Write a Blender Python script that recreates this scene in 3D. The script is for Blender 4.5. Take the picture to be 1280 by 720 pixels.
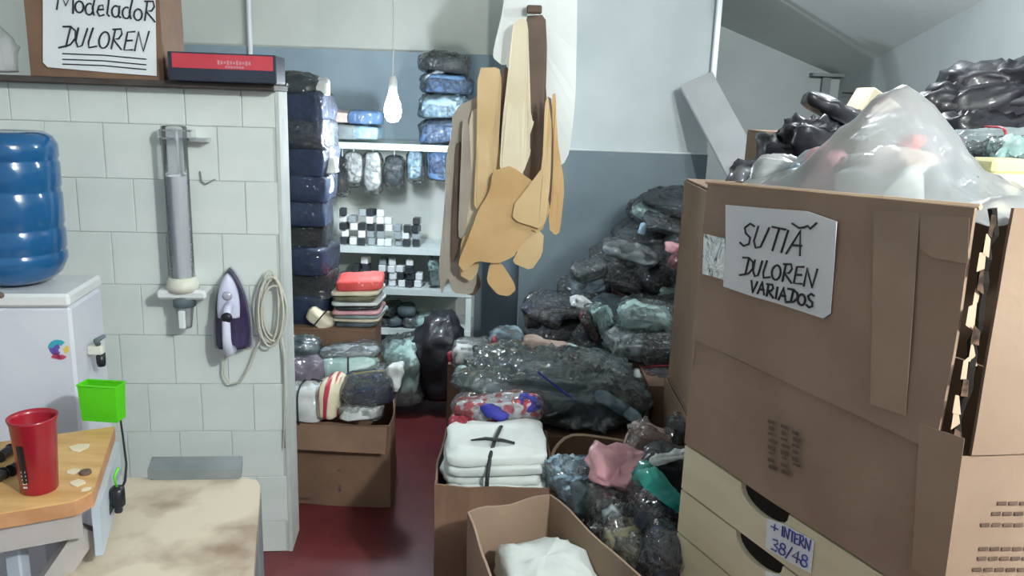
import bpy, math, random
from mathutils import Vector, Matrix, noise

for _o in list(bpy.data.objects):
    bpy.data.objects.remove(_o, do_unlink=True)
S = bpy.context.scene
COL = S.collection
PI = math.pi

# ------------------------------------------------------------------ camera
F = 1000.0                                  # focal length in pixels of a 1280 px wide frame
EYE = Vector((0, 0, 1.6))
PITCH, ROLL = math.radians(13), math.radians(2)
RM = Matrix.Rotation(PI / 2 - PITCH, 3, 'X') @ Matrix.Rotation(ROLL, 3, 'Z')
cam_d = bpy.data.cameras.new('camera')
cam_d.sensor_width = 36
cam_d.lens = 36 * F / 1280
cam_d.clip_start = 0.02
cam = bpy.data.objects.new('camera', cam_d)
cam.matrix_world = Matrix.Translation(EYE) @ RM.to_4x4()
COL.objects.link(cam)
S.camera = cam

# ------------------------------------------------------------------ light
S.view_settings.view_transform = 'Standard'
S.view_settings.look = 'None'
S.view_settings.exposure = 0.20
S.view_settings.gamma = 1
S.view_settings.use_curve_mapping = False
W = bpy.data.worlds.new('world')
S.world = W
W.use_nodes = True
W.node_tree.nodes['Background'].inputs[0].default_value = (0.80, 0.92, 1.0, 1)
W.node_tree.nodes['Background'].inputs[1].default_value = 0.50
ROOM_LAMP = Vector((1.45, -0.30, 2.80))
ROOM_WATT = 265
REAR_FILL = Vector((1.15, 2.75, 2.30))  # added fill bulb outside the view
REAR_WATT = 24
BULB_WATT = 32

# ------------------------------------------------------------------ helpers
def ray(px, py):
    return (RM @ Vector(((px - 640) / F, -(py - 360) / F, -1))).normalized()
def P(px, py, Y):
    d = ray(px, py); return EYE + d * (Y / d.y)
def Z(px, py, z):
    d = ray(px, py); return EYE + d * ((z - EYE.z) / d.z)
def PL(px, py, p0, n):
    d = ray(px, py); return EYE + d * ((p0 - EYE).dot(n) / d.dot(n))

def lin(h):
    if isinstance(h, str):
        h = [int(h[i:i + 2], 16) / 255 for i in (0, 2, 4)]
        h = [c / 12.92 if c <= .04045 else ((c + .055) / 1.055) ** 2.4 for c in h]
    return (h[0], h[1], h[2], 1)

MATS = {}
def mat(name, c1, c2=None, rough=.6, scale=6, bump=0, bscale=40, coat=0, coat_bump=0, cscale=14,
        metal=0, spec=.5, trans=0, stretch=(1, 1, 1), detail=4, contrast=(.35, .65), ior=1.45, sheen=0):
    m = bpy.data.materials.new(name); m.use_nodes = True
    nt = m.node_tree; N = nt.nodes; L = nt.links
    b = N['Principled BSDF']
    b.inputs['Roughness'].default_value = rough
    b.inputs['Metallic'].default_value = metal
    b.inputs['Specular IOR Level'].default_value = spec
    b.inputs['Transmission Weight'].default_value = trans
    b.inputs['IOR'].default_value = ior
    b.inputs['Coat Weight'].default_value = coat
    b.inputs['Coat Roughness'].default_value = .12
    b.inputs['Sheen Weight'].default_value = sheen
    tc = N.new('ShaderNodeTexCoord'); mp = N.new('ShaderNodeMapping')
    mp.inputs['Scale'].default_value = stretch
    L.new(tc.outputs['Object'], mp.inputs[0])
    if c2 is None:
        b.inputs['Base Color'].default_value = lin(c1)
    else:
        n = N.new('ShaderNodeTexNoise'); n.inputs['Scale'].default_value = scale; n.inputs['Detail'].default_value = detail
        r = N.new('ShaderNodeValToRGB')
        r.color_ramp.elements[0].position = contrast[0]; r.color_ramp.elements[1].position = contrast[1]
        r.color_ramp.elements[0].color = lin(c1); r.color_ramp.elements[1].color = lin(c2)
        L.new(mp.outputs[0], n.inputs[0]); L.new(n.outputs[0], r.inputs[0]); L.new(r.outputs[0], b.inputs['Base Color'])
    if bump:
        n = N.new('ShaderNodeTexNoise'); n.inputs['Scale'].default_value = bscale; n.inputs['Detail'].default_value = 5
        u = N.new('ShaderNodeBump'); u.inputs['Strength'].default_value = bump; u.inputs['Distance'].default_value = .01
        L.new(mp.outputs[0], n.inputs[0]); L.new(n.outputs[0], u.inputs['Height']); L.new(u.outputs[0], b.inputs['Normal'])
    if coat_bump:
        v = N.new('ShaderNodeTexVoronoi'); v.inputs['Scale'].default_value = cscale; v.distance = 'EUCLIDEAN'
        u = N.new('ShaderNodeBump'); u.inputs['Strength'].default_value = coat_bump; u.inputs['Distance'].default_value = .03
        n2 = N.new('ShaderNodeTexNoise'); n2.inputs['Scale'].default_value = cscale * .7; n2.inputs['Detail'].default_value = 3
        mx = N.new('ShaderNodeMix'); mx.data_type = 'VECTOR'; mx.inputs[0].default_value = .25
        L.new(mp.outputs[0], mx.inputs[4]); L.new(n2.outputs[1], mx.inputs[5]); L.new(mp.outputs[0], n2.inputs[0])
        L.new(mx.outputs[1], v.inputs[0]); L.new(v.outputs[0], u.inputs['Height']); L.new(u.outputs[0], b.inputs['Coat Normal'])
    MATS[name] = m
    return m

def film(name, tint, clear=.7, rough=.1, scale=18, strength=.8, gain=.05, tl_mix=.5):
    """thin plastic film: see-through, glossy, a little milky"""
    m = bpy.data.materials.new(name); m.use_nodes = True
    nt = m.node_tree; N = nt.nodes; L = nt.links
    N.remove(N['Principled BSDF'])
    out = N['Material Output']
    tr = N.new('ShaderNodeBsdfTransparent'); tr.inputs[0].default_value = (1, 1, 1, 1)
    df = N.new('ShaderNodeBsdfDiffuse'); df.inputs[0].default_value = lin(tint)
    tl = N.new('ShaderNodeBsdfTranslucent'); tl.inputs[0].default_value = lin(tint)
    gl = N.new('ShaderNodeBsdfGlossy'); gl.inputs['Roughness'].default_value = rough
    tc = N.new('ShaderNodeTexCoord')
    n = N.new('ShaderNodeTexNoise'); n.inputs['Scale'].default_value = scale; n.inputs['Detail'].default_value = 3
    n.inputs['Distortion'].default_value = 1.2
    bu = N.new('ShaderNodeBump'); bu.inputs['Strength'].default_value = strength; bu.inputs['Distance'].default_value = .03
    L.new(tc.outputs['Object'], n.inputs[0]); L.new(n.outputs[0], bu.inputs['Height'])
    L.new(bu.outputs[0], gl.inputs['Normal'])
    fr = N.new('ShaderNodeFresnel'); fr.inputs[0].default_value = 1.5; L.new(bu.outputs[0], fr.inputs['Normal'])
    md = N.new('ShaderNodeMixShader'); md.inputs[0].default_value = tl_mix
    L.new(df.outputs[0], md.inputs[1]); L.new(tl.outputs[0], md.inputs[2])
    m1 = N.new('ShaderNodeMixShader'); m1.inputs[0].default_value = 1 - clear
    L.new(tr.outputs[0], m1.inputs[1]); L.new(md.outputs[0], m1.inputs[2])
    m2 = N.new('ShaderNodeMixShader')
    ad = N.new('ShaderNodeMath'); ad.operation = 'ADD'; ad.inputs[1].default_value = gain; ad.use_clamp = True
    L.new(fr.outputs[0], ad.inputs[0]); L.new(ad.outputs[0], m2.inputs[0])
    L.new(m1.outputs[0], m2.inputs[1]); L.new(gl.outputs[0], m2.inputs[2])
    L.new(m2.outputs[0], out.inputs[0])
    MATS[name] = m
    return m

def emit(name, c, s):
    m = bpy.data.materials.new(name); m.use_nodes = True
    b = m.node_tree.nodes['Principled BSDF']
    b.inputs['Emission Color'].default_value = lin(c); b.inputs['Emission Strength'].default_value = s
    MATS[name] = m
    return m

class MB:
    """collects vertices and faces in world space"""
    def __init__(s): s.v = []; s.f = []; s.mi = []
    def add(s, vs, fs, mi=0):
        k = len(s.v); s.v += [Vector(v) for v in vs]
        s.f += [tuple(i + k for i in f) for f in fs]; s.mi += [mi] * len(fs)
        return s
    def box(s, c, size, rz=0, ax=None, bev=0, mi=0):
        c = Vector(c); hx, hy, hz = [q / 2 for q in size]
        M = ax if ax is not None else Matrix.Rotation(rz, 3, 'Z')
        if not bev:
            vs = [c + M @ Vector((x * hx, y * hy, z * hz)) for z in (-1, 1) for x, y in ((-1, -1), (1, -1), (1, 1), (-1, 1))]
            s.add(vs, [(0, 3, 2, 1), (4, 5, 6, 7), (0, 1, 5, 4), (1, 2, 6, 5), (2, 3, 7, 6), (3, 0, 4, 7)], mi)
        else:
            r = bev; rings = []
            for z, ins in ((-hz, r), (-hz + r, 0), (hz - r, 0), (hz, r)):
                ring = []
                for x, y, first in ((-1, -1, 0), (1, -1, 1), (1, 1, 0), (-1, 1, 1)):
                    a = Vector((x * (hx - r), y * (hy - ins), z)); b = Vector((x * (hx - ins), y * (hy - r), z))
                    ring += [b, a] if not first else [a, b]
                rings.append([c + M @ q for q in ring])
            vs = sum(rings, []); fs = [tuple(range(7, -1, -1)), tuple(range(24, 32))]
            for k in range(3):
                for i in range(8):
                    j = (i + 1) % 8; fs.append((k * 8 + i, k * 8 + j, k * 8 + 8 + j, k * 8 + 8 + i))
            s.add(vs, fs, mi)
        return s
    def prism(s, pts, d, mi=0):
        """polygon of 3D points extruded along d"""
        n = len(pts); d = Vector(d); pts = [Vector(p) for p in pts]
        s.add(pts + [p + d for p in pts], [tuple(range(n - 1, -1, -1)), tuple(range(n, 2 * n))] +
              [(i, (i + 1) % n, n + (i + 1) % n, n + i) for i in range(n)], mi)
        return s
    def tube(s, path, r, seg=8, closed=False, mi=0, sq=1):
        path = [Vector(p) for p in path]; n = len(path); rs = r if isinstance(r, (list, tuple)) else [r] * n
        up = None; vs = []
        for i, p in enumerate(path):
            a = path[i - 1] if (i or closed) else p; b = path[(i + 1) % n] if (i < n - 1 or closed) else p
            t = (b - a).normalized() if (b - a).length > 1e-9 else Vector((0, 0, 1))
            if up is None:
                up = Vector((0, 0, 1)) if abs(t.z) < .9 else Vector((0, 1, 0))
            x = t.cross(up).normalized() if t.cross(up).length > 1e-6 else t.orthogonal().normalized()
            up = x.cross(t).normalized()
            for k in range(seg):
                q = 2 * PI * k / seg
                vs.append(p + x * math.cos(q) * rs[i] + up * math.sin(q) * rs[i] * sq)
        fs = []
        for i in range(n if closed else n - 1):
            for k in range(seg):
                k2 = (k + 1) % seg; i2 = (i + 1) % n
                fs.append((i * seg + k, i * seg + k2, i2 * seg + k2, i2 * seg + k))
        if not closed:
            fs += [tuple(range(seg - 1, -1, -1)), tuple(range((n - 1) * seg, n * seg))]
        s.add(vs, fs, mi)
        return s
    def lathe(s, o, prof, seg=32, ax=None, mi=0, caps=True):
        o = Vector(o); M = ax if ax is not None else Matrix.Identity(3); n = len(prof)
        vs = [o + M @ Vector((r * math.cos(2 * PI * k / seg), r * math.sin(2 * PI * k / seg), z)) for r, z in prof for k in range(seg)]
        fs = [(i * seg + k, i * seg + (k + 1) % seg, (i + 1) * seg + (k + 1) % seg, (i + 1) * seg + k) for i in range(n - 1) for k in range(seg)]
        if caps: fs += [tuple(range(seg - 1, -1, -1)), tuple(range((n - 1) * seg, n * seg))]
        s.add(vs, fs, mi)
        return s

def worldloc(o):
    v = Vector((0, 0, 0))
    while o is not None:
        v += o.location; o = o.parent
    return v
def tag(o, label=None, cat=None, group=None, kind=None):
    if label: o['label'] = label
    if cat: o['category'] = cat
    if group: o['group'] = group
    if kind: o['kind'] = kind
    return o
def build(name, mb, m, parent=None, smooth=False, origin=None):
    if parent is not None: off = worldloc(parent)
    elif origin is not None: off = Vector(origin)
    else:
        lo = Vector([min(v[i] for v in mb.v) for i in range(3)]); hi = Vector([max(v[i] for v in mb.v) for i in range(3)])
        off = Vector(((lo.x + hi.x) / 2, (lo.y + hi.y) / 2, lo.z))
    me = bpy.data.meshes.new(name)
    me.from_pydata([tuple(v - off) for v in mb.v], [], mb.f)
    for q in (m if isinstance(m, (list, tuple)) else [m]):
        me.materials.append(MATS[q] if isinstance(q, str) else q)
    me.polygons.foreach_set('material_index', mb.mi)
    if smooth: me.polygons.foreach_set('use_smooth', [True] * len(me.polygons))
    me.update()
    o = bpy.data.objects.new(name, me); COL.objects.link(o)
    if parent is not None: o.parent = parent
    else: o.location = off
    return o
def thing(name, label, cat, loc, group=None):
    o = bpy.data.objects.new(name, None); COL.objects.link(o)
    o.location = Vector(loc); o.empty_display_size = .05
    return tag(o, label, cat, group)
def struct(name, mb, m, label, cat='wall'):
    return tag(build(name, mb, m), label, cat, None, 'structure')

# ------------------------------------------------------------------ materials
mat('tile', 'cbd3ce', 'd6dcd8', rough=.35, scale=5, bump=.08, bscale=25)
mat('grout', 'b4bbb7', 'bfc5c1', rough=.9)
mat('plaster_end', 'b4bab6', 'c2c7c3', rough=.8, scale=9, bump=.2)
mat('wall_light', 'a2aaaa', 'afb6b6', rough=.8, scale=2.2, bump=.1, bscale=14)
mat('wall_cream', 'bdc1ba', 'c9ccc4', rough=.8, scale=2, bump=.1, bscale=14)
mat('wall_grey', '56646a', '657277', rough=.55, scale=2.5, bump=.15, bscale=10)
mat('wall_slate', '7f919c', '90a1aa', rough=.6, scale=3, bump=.1)
mat('ceiling', 'c6cccb', 'd0d5d4', rough=.9, scale=2, bump=.1)
mat('ledge', 'c0c6c4', 'b0b6b5', rough=.6)
mat('floor_red', '542124', '6c2d30', rough=.38, scale=3, bump=.1, bscale=12, detail=6)
mat('dark_wood', '3a3330', '4d4642', rough=.7, scale=8, stretch=(1, 6, 6))
mat('kraft', '8c7562', '9a836f', rough=.75, scale=4, bump=.12, bscale=30)
mat('kraft_dark', '6f5646', '80644f', rough=.8, scale=5, bump=.12, bscale=30)
mat('kraft_cut', 'b59a80', 'c3aa90', rough=.75, scale=4, bump=.1, bscale=30)
mat('kraft_core', '2c2019', '6d5341', rough=.9, scale=60)
mat('tan_card', 'c9ab7c', 'd8bd90', rough=.7, scale=4, bump=.06)
mat('ochre_card', 'c09b68', 'd0ae7c', rough=.7, scale=4, bump=.06)
mat('cream_card', 'd6c8a9', 'e2d7bd', rough=.7, scale=4, bump=.06)
mat('grey_card', 'a1988b', 'b4ab9d', rough=.75, scale=4, bump=.06)
mat('brown_card', '57483f', '6b5a4e', rough=.8, scale=5)
mat('white_card', 'd3d8d5', 'dee2df', rough=.6, scale=3)
mat('cup_grey', 'd0d3d8', 'dadde0', rough=.4)
mat('plank_grey', '8d8f90', '999b9b', rough=.7, scale=5)
mat('pale_yellow', 'd3cc92', 'ded8a8', rough=.4)
mat('paper', 'd4d9dc', 'dfe3e5', rough=.7, scale=5)
mat('ink', '25282b', rough=.6)
mat('ink_grey', '5a6064', '34383b', rough=.6, scale=30)
mat('ink_blue', '3a3d86', '4a4e9a', rough=.6, scale=40)
mat('print_ink', '6a564a', '54443a', rough=.8, scale=40)
mat('cream_wood', 'cdc2a2', 'd9cfb2', rough=.5, scale=3, bump=.05, stretch=(1, 1, 5))
mat('gap_shade', '17120e', rough=.9)  # near-black colour standing in for shade in gaps and openings
mat('steel_white', 'c3cfcd', 'd0dad8', rough=.4, scale=6)
mat('white_plastic', 'd3d6d6', 'dcdfdf', rough=.3)
mat('cooler_white', 'c9ccd6', 'd2d5dd', rough=.35)
mat('offwhite_plastic', 'cfcfc0', 'd8d8cc', rough=.35)
mat('cord_beige', 'b9b8ab', 'c6c5b8', rough=.5)
mat('black_plastic', '15161a', '22242a', rough=.35)
mat('iron_purple', '2a2340', '3b3355', rough=.25, coat=.6)
mat('iron_grey', 'b5b7c4', rough=.25, metal=.3)
mat('lavender', 'c6c8de', 'd3d5e6', rough=.3)
mat('bottle_blue', '1a5a8c', '2468a0', rough=.12, scale=3, coat=.5, trans=.25)
mat('red_plastic', '8a1626', '9c1c2c', rough=.3, coat=.3)
mat('green_plastic', '4fbf16', '5cd020', rough=.4)
mat('plywood', 'c0935a', 'd6b077', rough=.5, scale=5, stretch=(1, 4, 4), bump=.05)
mat('ply_edge', 'a87852', 'bb8c64', rough=.6, scale=20)
mat('apron_grey', '9d9793', 'aaa5a1', rough=.6)
mat('apron_blue', 'a9b3bd', 'b6c0c9', rough=.5)
mat('beige_top', 'cbbfa9', '8d7763', rough=.6, scale=4.5, contrast=(.46, .66), detail=6)
mat('grey_box', '878d8f', '747a7c', rough=.5, scale=8)
mat('red_print', 'b33742', 'c14550', rough=.35)
mat('navy_print', '262c38', '2f3644', rough=.35)
mat('pale_print', 'c58a92', rough=.4)
for nm, c in (('sticker_teal', '3aa6b8'), ('sticker_violet', '6a58b0'), ('sticker_rose', 'c04868'), ('sticker_yellow', 'e0c25a')):
    mat(nm, c, rough=.4)
# garments (cloth seen through crinkled clear bags): cloth colour + glossy crinkled coat
def garment(n, a, b, coat=.55, cb=.4, cs=16, sc=9):
    mat(n, a, b, rough=.75, scale=sc, bump=.25, bscale=30, coat=coat, coat_bump=cb, cscale=cs)
garment('g_black', '0b0d0f', '1b1e21')
garment('g_charcoal', '191d20', '30373a')
garment('g_slate', '303c41', '536166')
garment('g_grey', '6c7779', '939d9e')
garment('g_navy', '121826', '20304c')
garment('g_blue', '3d587c', '5f80a4', coat=.6)
garment('g_skyblue', '7d9db0', 'a5c0cc', coat=.7)
garment('g_white', 'b9bfbd', 'd9dddb', coat=.6, cb=.35)
garment('g_cloth_white', 'c3cac6', 'd2d8d4', coat=.0, cb=0)
garment('g_pink', 'c98f96', 'dfb0b4', coat=.5)
garment('g_peach', 'b8a096', 'd2bfb4', coat=.4)
garment('g_red', '7a1b2c', 'a03040', coat=.6)
garment('g_coral', 'c9403c', 'e0605a', coat=.3)
garment('g_teal', '0f7a70', '2aa394', coat=.7)
garment('g_olive', '4c4a38', '706c54', coat=.8)
garment('g_mint', '86a9a4', 'b3cbc6', coat=.8)
garment('g_cream', 'c9bfa4', 'ded6bf', coat=.3)
garment('g_maroon', '3a1a20', '57242c', coat=.8)
garment('g_violetgrey', '4b4450', '6a6270', coat=.6)
mat('g_floral', 'c2414d', 'd7dade', rough=.7, scale=26, detail=1, contrast=(.46, .54), coat=.5, coat_bump=.3)
mat('g_stripe', 'a83348', 'd6cdb0', rough=.7, scale=14, detail=0, stretch=(6, .4, .4), contrast=(.45, .55))
mat('g_indigo', '2a2c86', '3b3fa6', rough=.6, scale=10)
mat('g_polybag', '17181c', '2a2a32', rough=.45, scale=5, bump=.3, bscale=16, coat=.22, coat_bump=.3, cscale=9)
film('film', 'c8d2d2', clear=.955, rough=.07, scale=34, strength=1.0, gain=.05)
film('film_white', 'e9edee', clear=.58, rough=.35, scale=9, strength=.3, gain=-.01, tl_mix=.35)
film('film_tint', '9fb6b6', clear=.80, rough=.08, scale=14, strength=1.0)
film('tape', 'c8b8a4', clear=.90, rough=.15, scale=14, strength=.35)
mat('tape_brown', '937c69', 'a08a75', rough=.32, scale=7)
film('tube_clear', 'd0d4dc', clear=.84, rough=.1, scale=3, strength=.1)
emit('bulb_glow', 'f2f8ff', 60)

# ------------------------------------------------------------------ the room
struct('floor', MB().box((0.2, 2.0, -.05), (6.4, 7.6, .1)), 'floor_red', 'dark red painted concrete floor', 'floor')
BY, BX = 5.0, 2.12                                # far corner of the alcove
corner = P(1050, 97, BY); BX = corner.x
e_l = P(930, 45, BY)
e_r = ray(1230, 0); e_r = EYE + e_r * (BX / e_r.x)
cn = (e_l - corner).cross(e_r - corner).normalized()
def ceil_z(x, y): return corner.z - (cn.x * (x - corner.x) + cn.y * (y - corner.y)) / cn.z
cq = [(x, y) for x, y in ((-3.0, -1.8), (BX + .1, -1.8), (BX + .1, 5.6), (-3.0, 5.6))]
cmb = MB(); cmb.prism([(x, y, min(ceil_z(x, y), 9)) for x, y in cq], (0, 0, .08))
struct('ceiling', cmb, 'ceiling', 'sloping grey ceiling falling towards the far corner', 'ceiling')
# back wall: light band above a pale ledge, grey paint below
WY = 4.2
led = P(800, 191, WY).z
wx0, wx1 = P(655, 200, WY).x, P(893, 100, WY).x
w = MB(); w.box(((wx0 + wx1) / 2, WY + .06, led / 2), (wx1 - wx0, .12, led))
wb = struct('wall_back', w, 'wall_grey', 'grey painted lower wall behind the heap of dark garments')
w = MB(); tz = ceil_z((wx0 + wx1) / 2, WY) + .25
w.box(((wx0 + wx1) / 2, WY + .075, (led + tz) / 2), (wx1 - wx0, .09, tz - led)); build('upper_wall', w, 'wall_light', wb)
w = MB(); w.box(((wx0 + wx1) / 2, WY + .015, led + .006), (wx1 - wx0, .035, .012), bev=.003); build('ledge', w, 'ledge', wb)
# side return of that wall and the deeper alcove wall behind
w = MB(); w.box((wx1 - .05, (WY + BY) / 2 + .06, 1.3), (.1, BY - WY - .12, 2.6))
struct('wall_return', w, 'wall_light', 'short pale return wall beside the alcove')
w = MB(); w.box(((wx1 + BX) / 2, BY + .05, 1.3), (BX - wx1 + .2, .1, 2.6))
struct('wall_alcove', w, 'wall_light', 'pale alcove wall under the sloping ceiling')
w = MB(); w.box((BX + .05, 2.2, 1.75), (.1, 5.8, 3.5))
struct('wall_right', w, 'wall_light', 'pale right-hand wall rising behind the black bags')
# left part of the back wall, set deeper, behind the shelf unit
LY = 4.95
lz = P(540, 66, LY).z
lx0, lx1 = -3.0, wx0 + .05
w = MB(); w.box(((lx0 + lx1) / 2, LY + .06, lz / 2), (lx1 - lx0, .12, lz))
wl = struct('wall_back_left', w, 'wall_slate', 'slate-blue painted wall behind the white shelf unit')
w = MB(); w.box(((lx0 + lx1) / 2, LY + .08, (lz + 3.9) / 2), (lx1 - lx0, .08, 3.9 - lz)); build('upper_wall', w, 'wall_cream', wl)
w = MB(); w.box((wx0 + .05, (WY + LY) / 2 + .1, 1.7), (.1, LY - WY, 3.4))
struct('wall_step', w, 'wall_light', 'narrow step of wall between the two back walls')
w = MB(); w.box((-2.95, 2.2, 2.0), (.1, 5.8, 4.0)); struct('wall_left_far', w, 'wall_cream', 'pale outer wall beyond the tiled partition')
pp = P(313, 40, LY)
w = MB(); w.tube([(pp.x, LY - .012, lz - .9), (pp.x, LY - .012, 3.6)], .014, 10)
struct('trim_1', w, 'white_plastic', 'thin white conduit running up the back wall', 'conduit')
a = P(891, 100, WY)
w = MB(); w.box((wx1 - .008, WY - .002, (a.z + 2.6) / 2), (.026, .03, 2.6 - a.z), bev=.004)  # added pale strip; light on the wall edge is put into its colour
struct('trim_2', w, 'white_plastic', 'pale vertical strip added for the lit edge of the back wall', 'trim')
a, b = P(1068, 118, 4.85), ray(1170, 118)
b = EYE + b * ((BX - .03) / b.x)
a = Vector((BX - .03, 4.85, b.z + .02))
w = MB(); w.tube([a, (a + b) / 2 + Vector((0, 0, -.01)), b, b + (b - a) * .4], .006, 6)
struct('trim_3', w, 'black_plastic', 'thin dark cable strung along the right-hand wall', 'cable')
w = MB(); c = P(1050, 96, BY - .1); w.box((c.x - .05, BY - .04, c.z + .01), (.2, .06, .018)); w.box((c.x - .05, BY - .02, c.z - .06), (.05, .03, .14))
struct('trim_4', w, 'grey_box', 'small grey bracket in the ceiling corner', 'bracket')

# tiled partition
TR = math.radians(6)
TE = P(353, 418, 2.59); TE = Vector((TE.x, TE.y, 0))
TU = Vector((-math.cos(TR), -math.sin(TR), 0)); TN = Vector((math.sin(TR), -math.cos(TR), 0))
TAX = Matrix((TU, -TN, Vector((0, 0, 1)))).transposed()
THK, TLEN = .14, 1.75
TTOP = PL(345, 114, TE, TN).z
def tw(px, py, off=0.0):          # point on (or off) the tile face
    return PL(px, py, TE + TN * off, TN)
w = MB(); w.box(TE + TU * TLEN / 2 - TN * (THK / 2 + .0035) + Vector((0, 0, TTOP / 2)), (TLEN, THK, TTOP), ax=TAX)
wt = struct('wall_left', w, 'grout', 'white tiled partition wall that carries the water and cup dispensers')
w = MB(); w.box(TE - TU * .006 - TN * (THK / 2 + .004) + Vector((0, 0, TTOP / 2)), (.012, THK + .01, TTOP - .002), ax=TAX)
build('end_strip', w, 'plaster_end', wt)
z293 = tw(300, 293).z
TH = (z293 - tw(300, 480).z) / 3; TW = .173
meshes = {}
def tile_at(s0, s1, z0, z1):
    wd, ht = s1 - s0 - .0024, z1 - z0 - .0024
    if wd < .012 or ht < .012: return
    key = (round(wd, 3), round(ht, 3))
    if key not in meshes:
        m = MB().box((0, 0, 0), (wd, .012, ht), bev=.0015, ax=TAX)
        me = bpy.data.meshes.new('tile'); me.from_pydata([tuple(v) for v in m.v], [], m.f); me.materials.append(MATS['tile'])
        meshes[key] = me
    o = bpy.data.objects.new('tile', meshes[key]); COL.objects.link(o); o.parent = wt
    p = TE + TU * (s0 + s1) / 2 + TN * random.uniform(-.0062, -.0052) + Vector((0, 0, (z0 + z1) / 2))
    o.location = p - worldloc(wt)
random.seed(3)
k0 = -math.ceil(z293 / TH)
for k in range(k0, 8):
    z0, z1 = z293 + k * TH, z293 + (k + 1) * TH
    z0, z1 = max(z0, 0.0), min(z1, TTOP)
    if z1 - z0 < .01: continue
    s = (.6 if k % 2 == 0 else .06) * TW
    edges = [0.0] + [s + i * TW for i in range(int(TLEN / TW) + 1) if .01 < s + i * TW < TLEN] + [TLEN]
    for i in range(len(edges) - 1): tile_at(edges[i], edges[i + 1], z0, z1)

# ------------------------------------------------------------------ lamps of the room and an added fill bulb
def bulb_lamp(name, label, p, watt, color, r, glow):
    t = thing(name, label, 'lamp', (p.x, p.y, p.z - .08))
    top = ceil_z(p.x, p.y)
    build('cord', MB().tube([(p.x, p.y, p.z + .13), (p.x + .01, p.y, (p.z + top) / 2), (p.x, p.y, top)], .004, 6), 'white_plastic', t)
    build('socket', MB().lathe((p.x, p.y, p.z + .06), [(.016, 0), (.02, .005), (.02, .05), (.012, .07)], 16), 'white_plastic', t, True)
    build('bulb', MB().lathe((p.x, p.y, p.z - .075), [(.004, 0), (.022, .006), (.034, .022), (.04, .05), (.036, .08), (.026, .105), (.018, .135)], 24), glow, t, True)
    for dz, da in ((-.17, 0),):
        ld = bpy.data.lights.new(name + '_light', 'POINT'); ld.energy = watt; ld.color = color; ld.shadow_soft_size = r
        lo = bpy.data.objects.new(name + '_light', ld); COL.objects.link(lo); lo.parent = t
        lo.location = p - t.location + Vector((0, 0, dz))
    return t
bulb_lamp('pendant_bulb', 'glowing white bulb hanging in front of the white shelf unit', P(491, 132, 3.7), BULB_WATT, (.78, .9, 1), .05, 'bulb_glow')
bulb_lamp('unseen_bulb', 'white bulb hanging over the worktables', ROOM_LAMP, ROOM_WATT, (.97, 1, .985), .07, 'bulb_glow')
bulb_lamp('unseen_bulb', 'white fill bulb added out of view over the heap of black bags', REAR_FILL, REAR_WATT, (.92, .97, 1), .07, 'bulb_glow')  # added, unseen bulb that brightens the alcove walls and ceiling
# ------------------------------------------------------------------ shape builders
def sgn(v, e): return math.copysign(abs(v) ** e, v)
def eul(rx, ry, rz):
    return (Matrix.Rotation(math.radians(rz), 3, 'Z') @ Matrix.Rotation(math.radians(ry), 3, 'Y') @ Matrix.Rotation(math.radians(rx), 3, 'X'))
def blob(c, size, rot=(0, 0, 0), seed=0, amp=.012, freq=9, e=(.55, .5), nu=44, nv=22, layers=0, spikes=0, flat=.35, fold=0, grow=0.0):
    """soft packet: a rounded cushion with creases; layers = folded stack grooves, spikes = twisted bag corners"""
    c = Vector(c); M = eul(*rot); L, Wd, H = [q / 2 + grow for q in size]; rnd = random.Random(seed)
    off = Vector((seed * 3.17 % 50, seed * 1.73 % 50, seed * 2.31 % 50))
    sp = []
    for _ in range(spikes):
        a = rnd.uniform(0, 2 * PI); b = rnd.uniform(-.1, 1.0)
        sp.append((Vector((math.cos(a) * math.cos(b), math.sin(a) * math.cos(b), math.sin(b))), rnd.uniform(.5, 1.0)))
    vs = []; fs = []
    mn = min(L, Wd, H)
    for j in range(nv + 1):
        th = -PI / 2 + PI * j / nv
        for i in range(nu):
            ph = 2 * PI * i / nu
            d = Vector((math.cos(th) * math.cos(ph), math.cos(th) * math.sin(ph), math.sin(th)))
            p = Vector((L * sgn(math.cos(th), e[0]) * sgn(math.cos(ph), e[1]),
                        Wd * sgn(math.cos(th), e[0]) * sgn(math.sin(ph), e[1]), H * sgn(math.sin(th), e[0])))
            q = p + off
            n3 = noise.noise(Vector((q.x * freq * .5, q.y * freq * .8, q.z * freq * .6)) + Vector((2, 9, 4)))
            qw = q + Vector((n3, -n3, n3 * .5)) * .06
            n1 = (1 - abs(noise.noise(Vector((qw.x * freq * .6, qw.y * freq * 1.5, qw.z * freq * 1.5))))) ** 3
            n2 = (1 - abs(noise.noise(Vector((qw.x * 2.4, qw.y * 1.3, qw.z * 2)) * freq + Vector((7, 3, 1))))) ** 3
            n4 = 1 - 2 * abs(noise.noise(qw * freq * 4.2 + Vector((3, 8, 2))))
            k = amp * (1.1 * (n1 - .55) + .65 * (n2 - .55) + .3 * n4 + .8 * n3)
            if layers and abs(math.sin(th)) < .97:
                k += -.5 * mn * .16 * (abs(math.sin(p.z / H * layers * PI / 2 + .3 * n3)) < .28)
            if fold:
                k += fold * math.sin((p.x * .8 + p.y * .6) * 40 + 3 * n3 + seed)
            for sd, sa in sp:
                x = d.dot(sd)
                if x > .86: k += sa * mn * .55 * ((x - .86) / .14) ** 2
            p = p + d * k
            if flat and p.z < -H * (1 - flat): p.z = -H * (1 - flat) + (p.z + H * (1 - flat)) * .25
            vs.append(c + M @ p)
    for j in range(nv):
        for i in range(nu):
            i2 = (i + 1) % nu
            fs.append((j * nu + i, j * nu + i2, (j + 1) * nu + i2, (j + 1) * nu + i))
    return MB().add(vs, fs)

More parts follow.
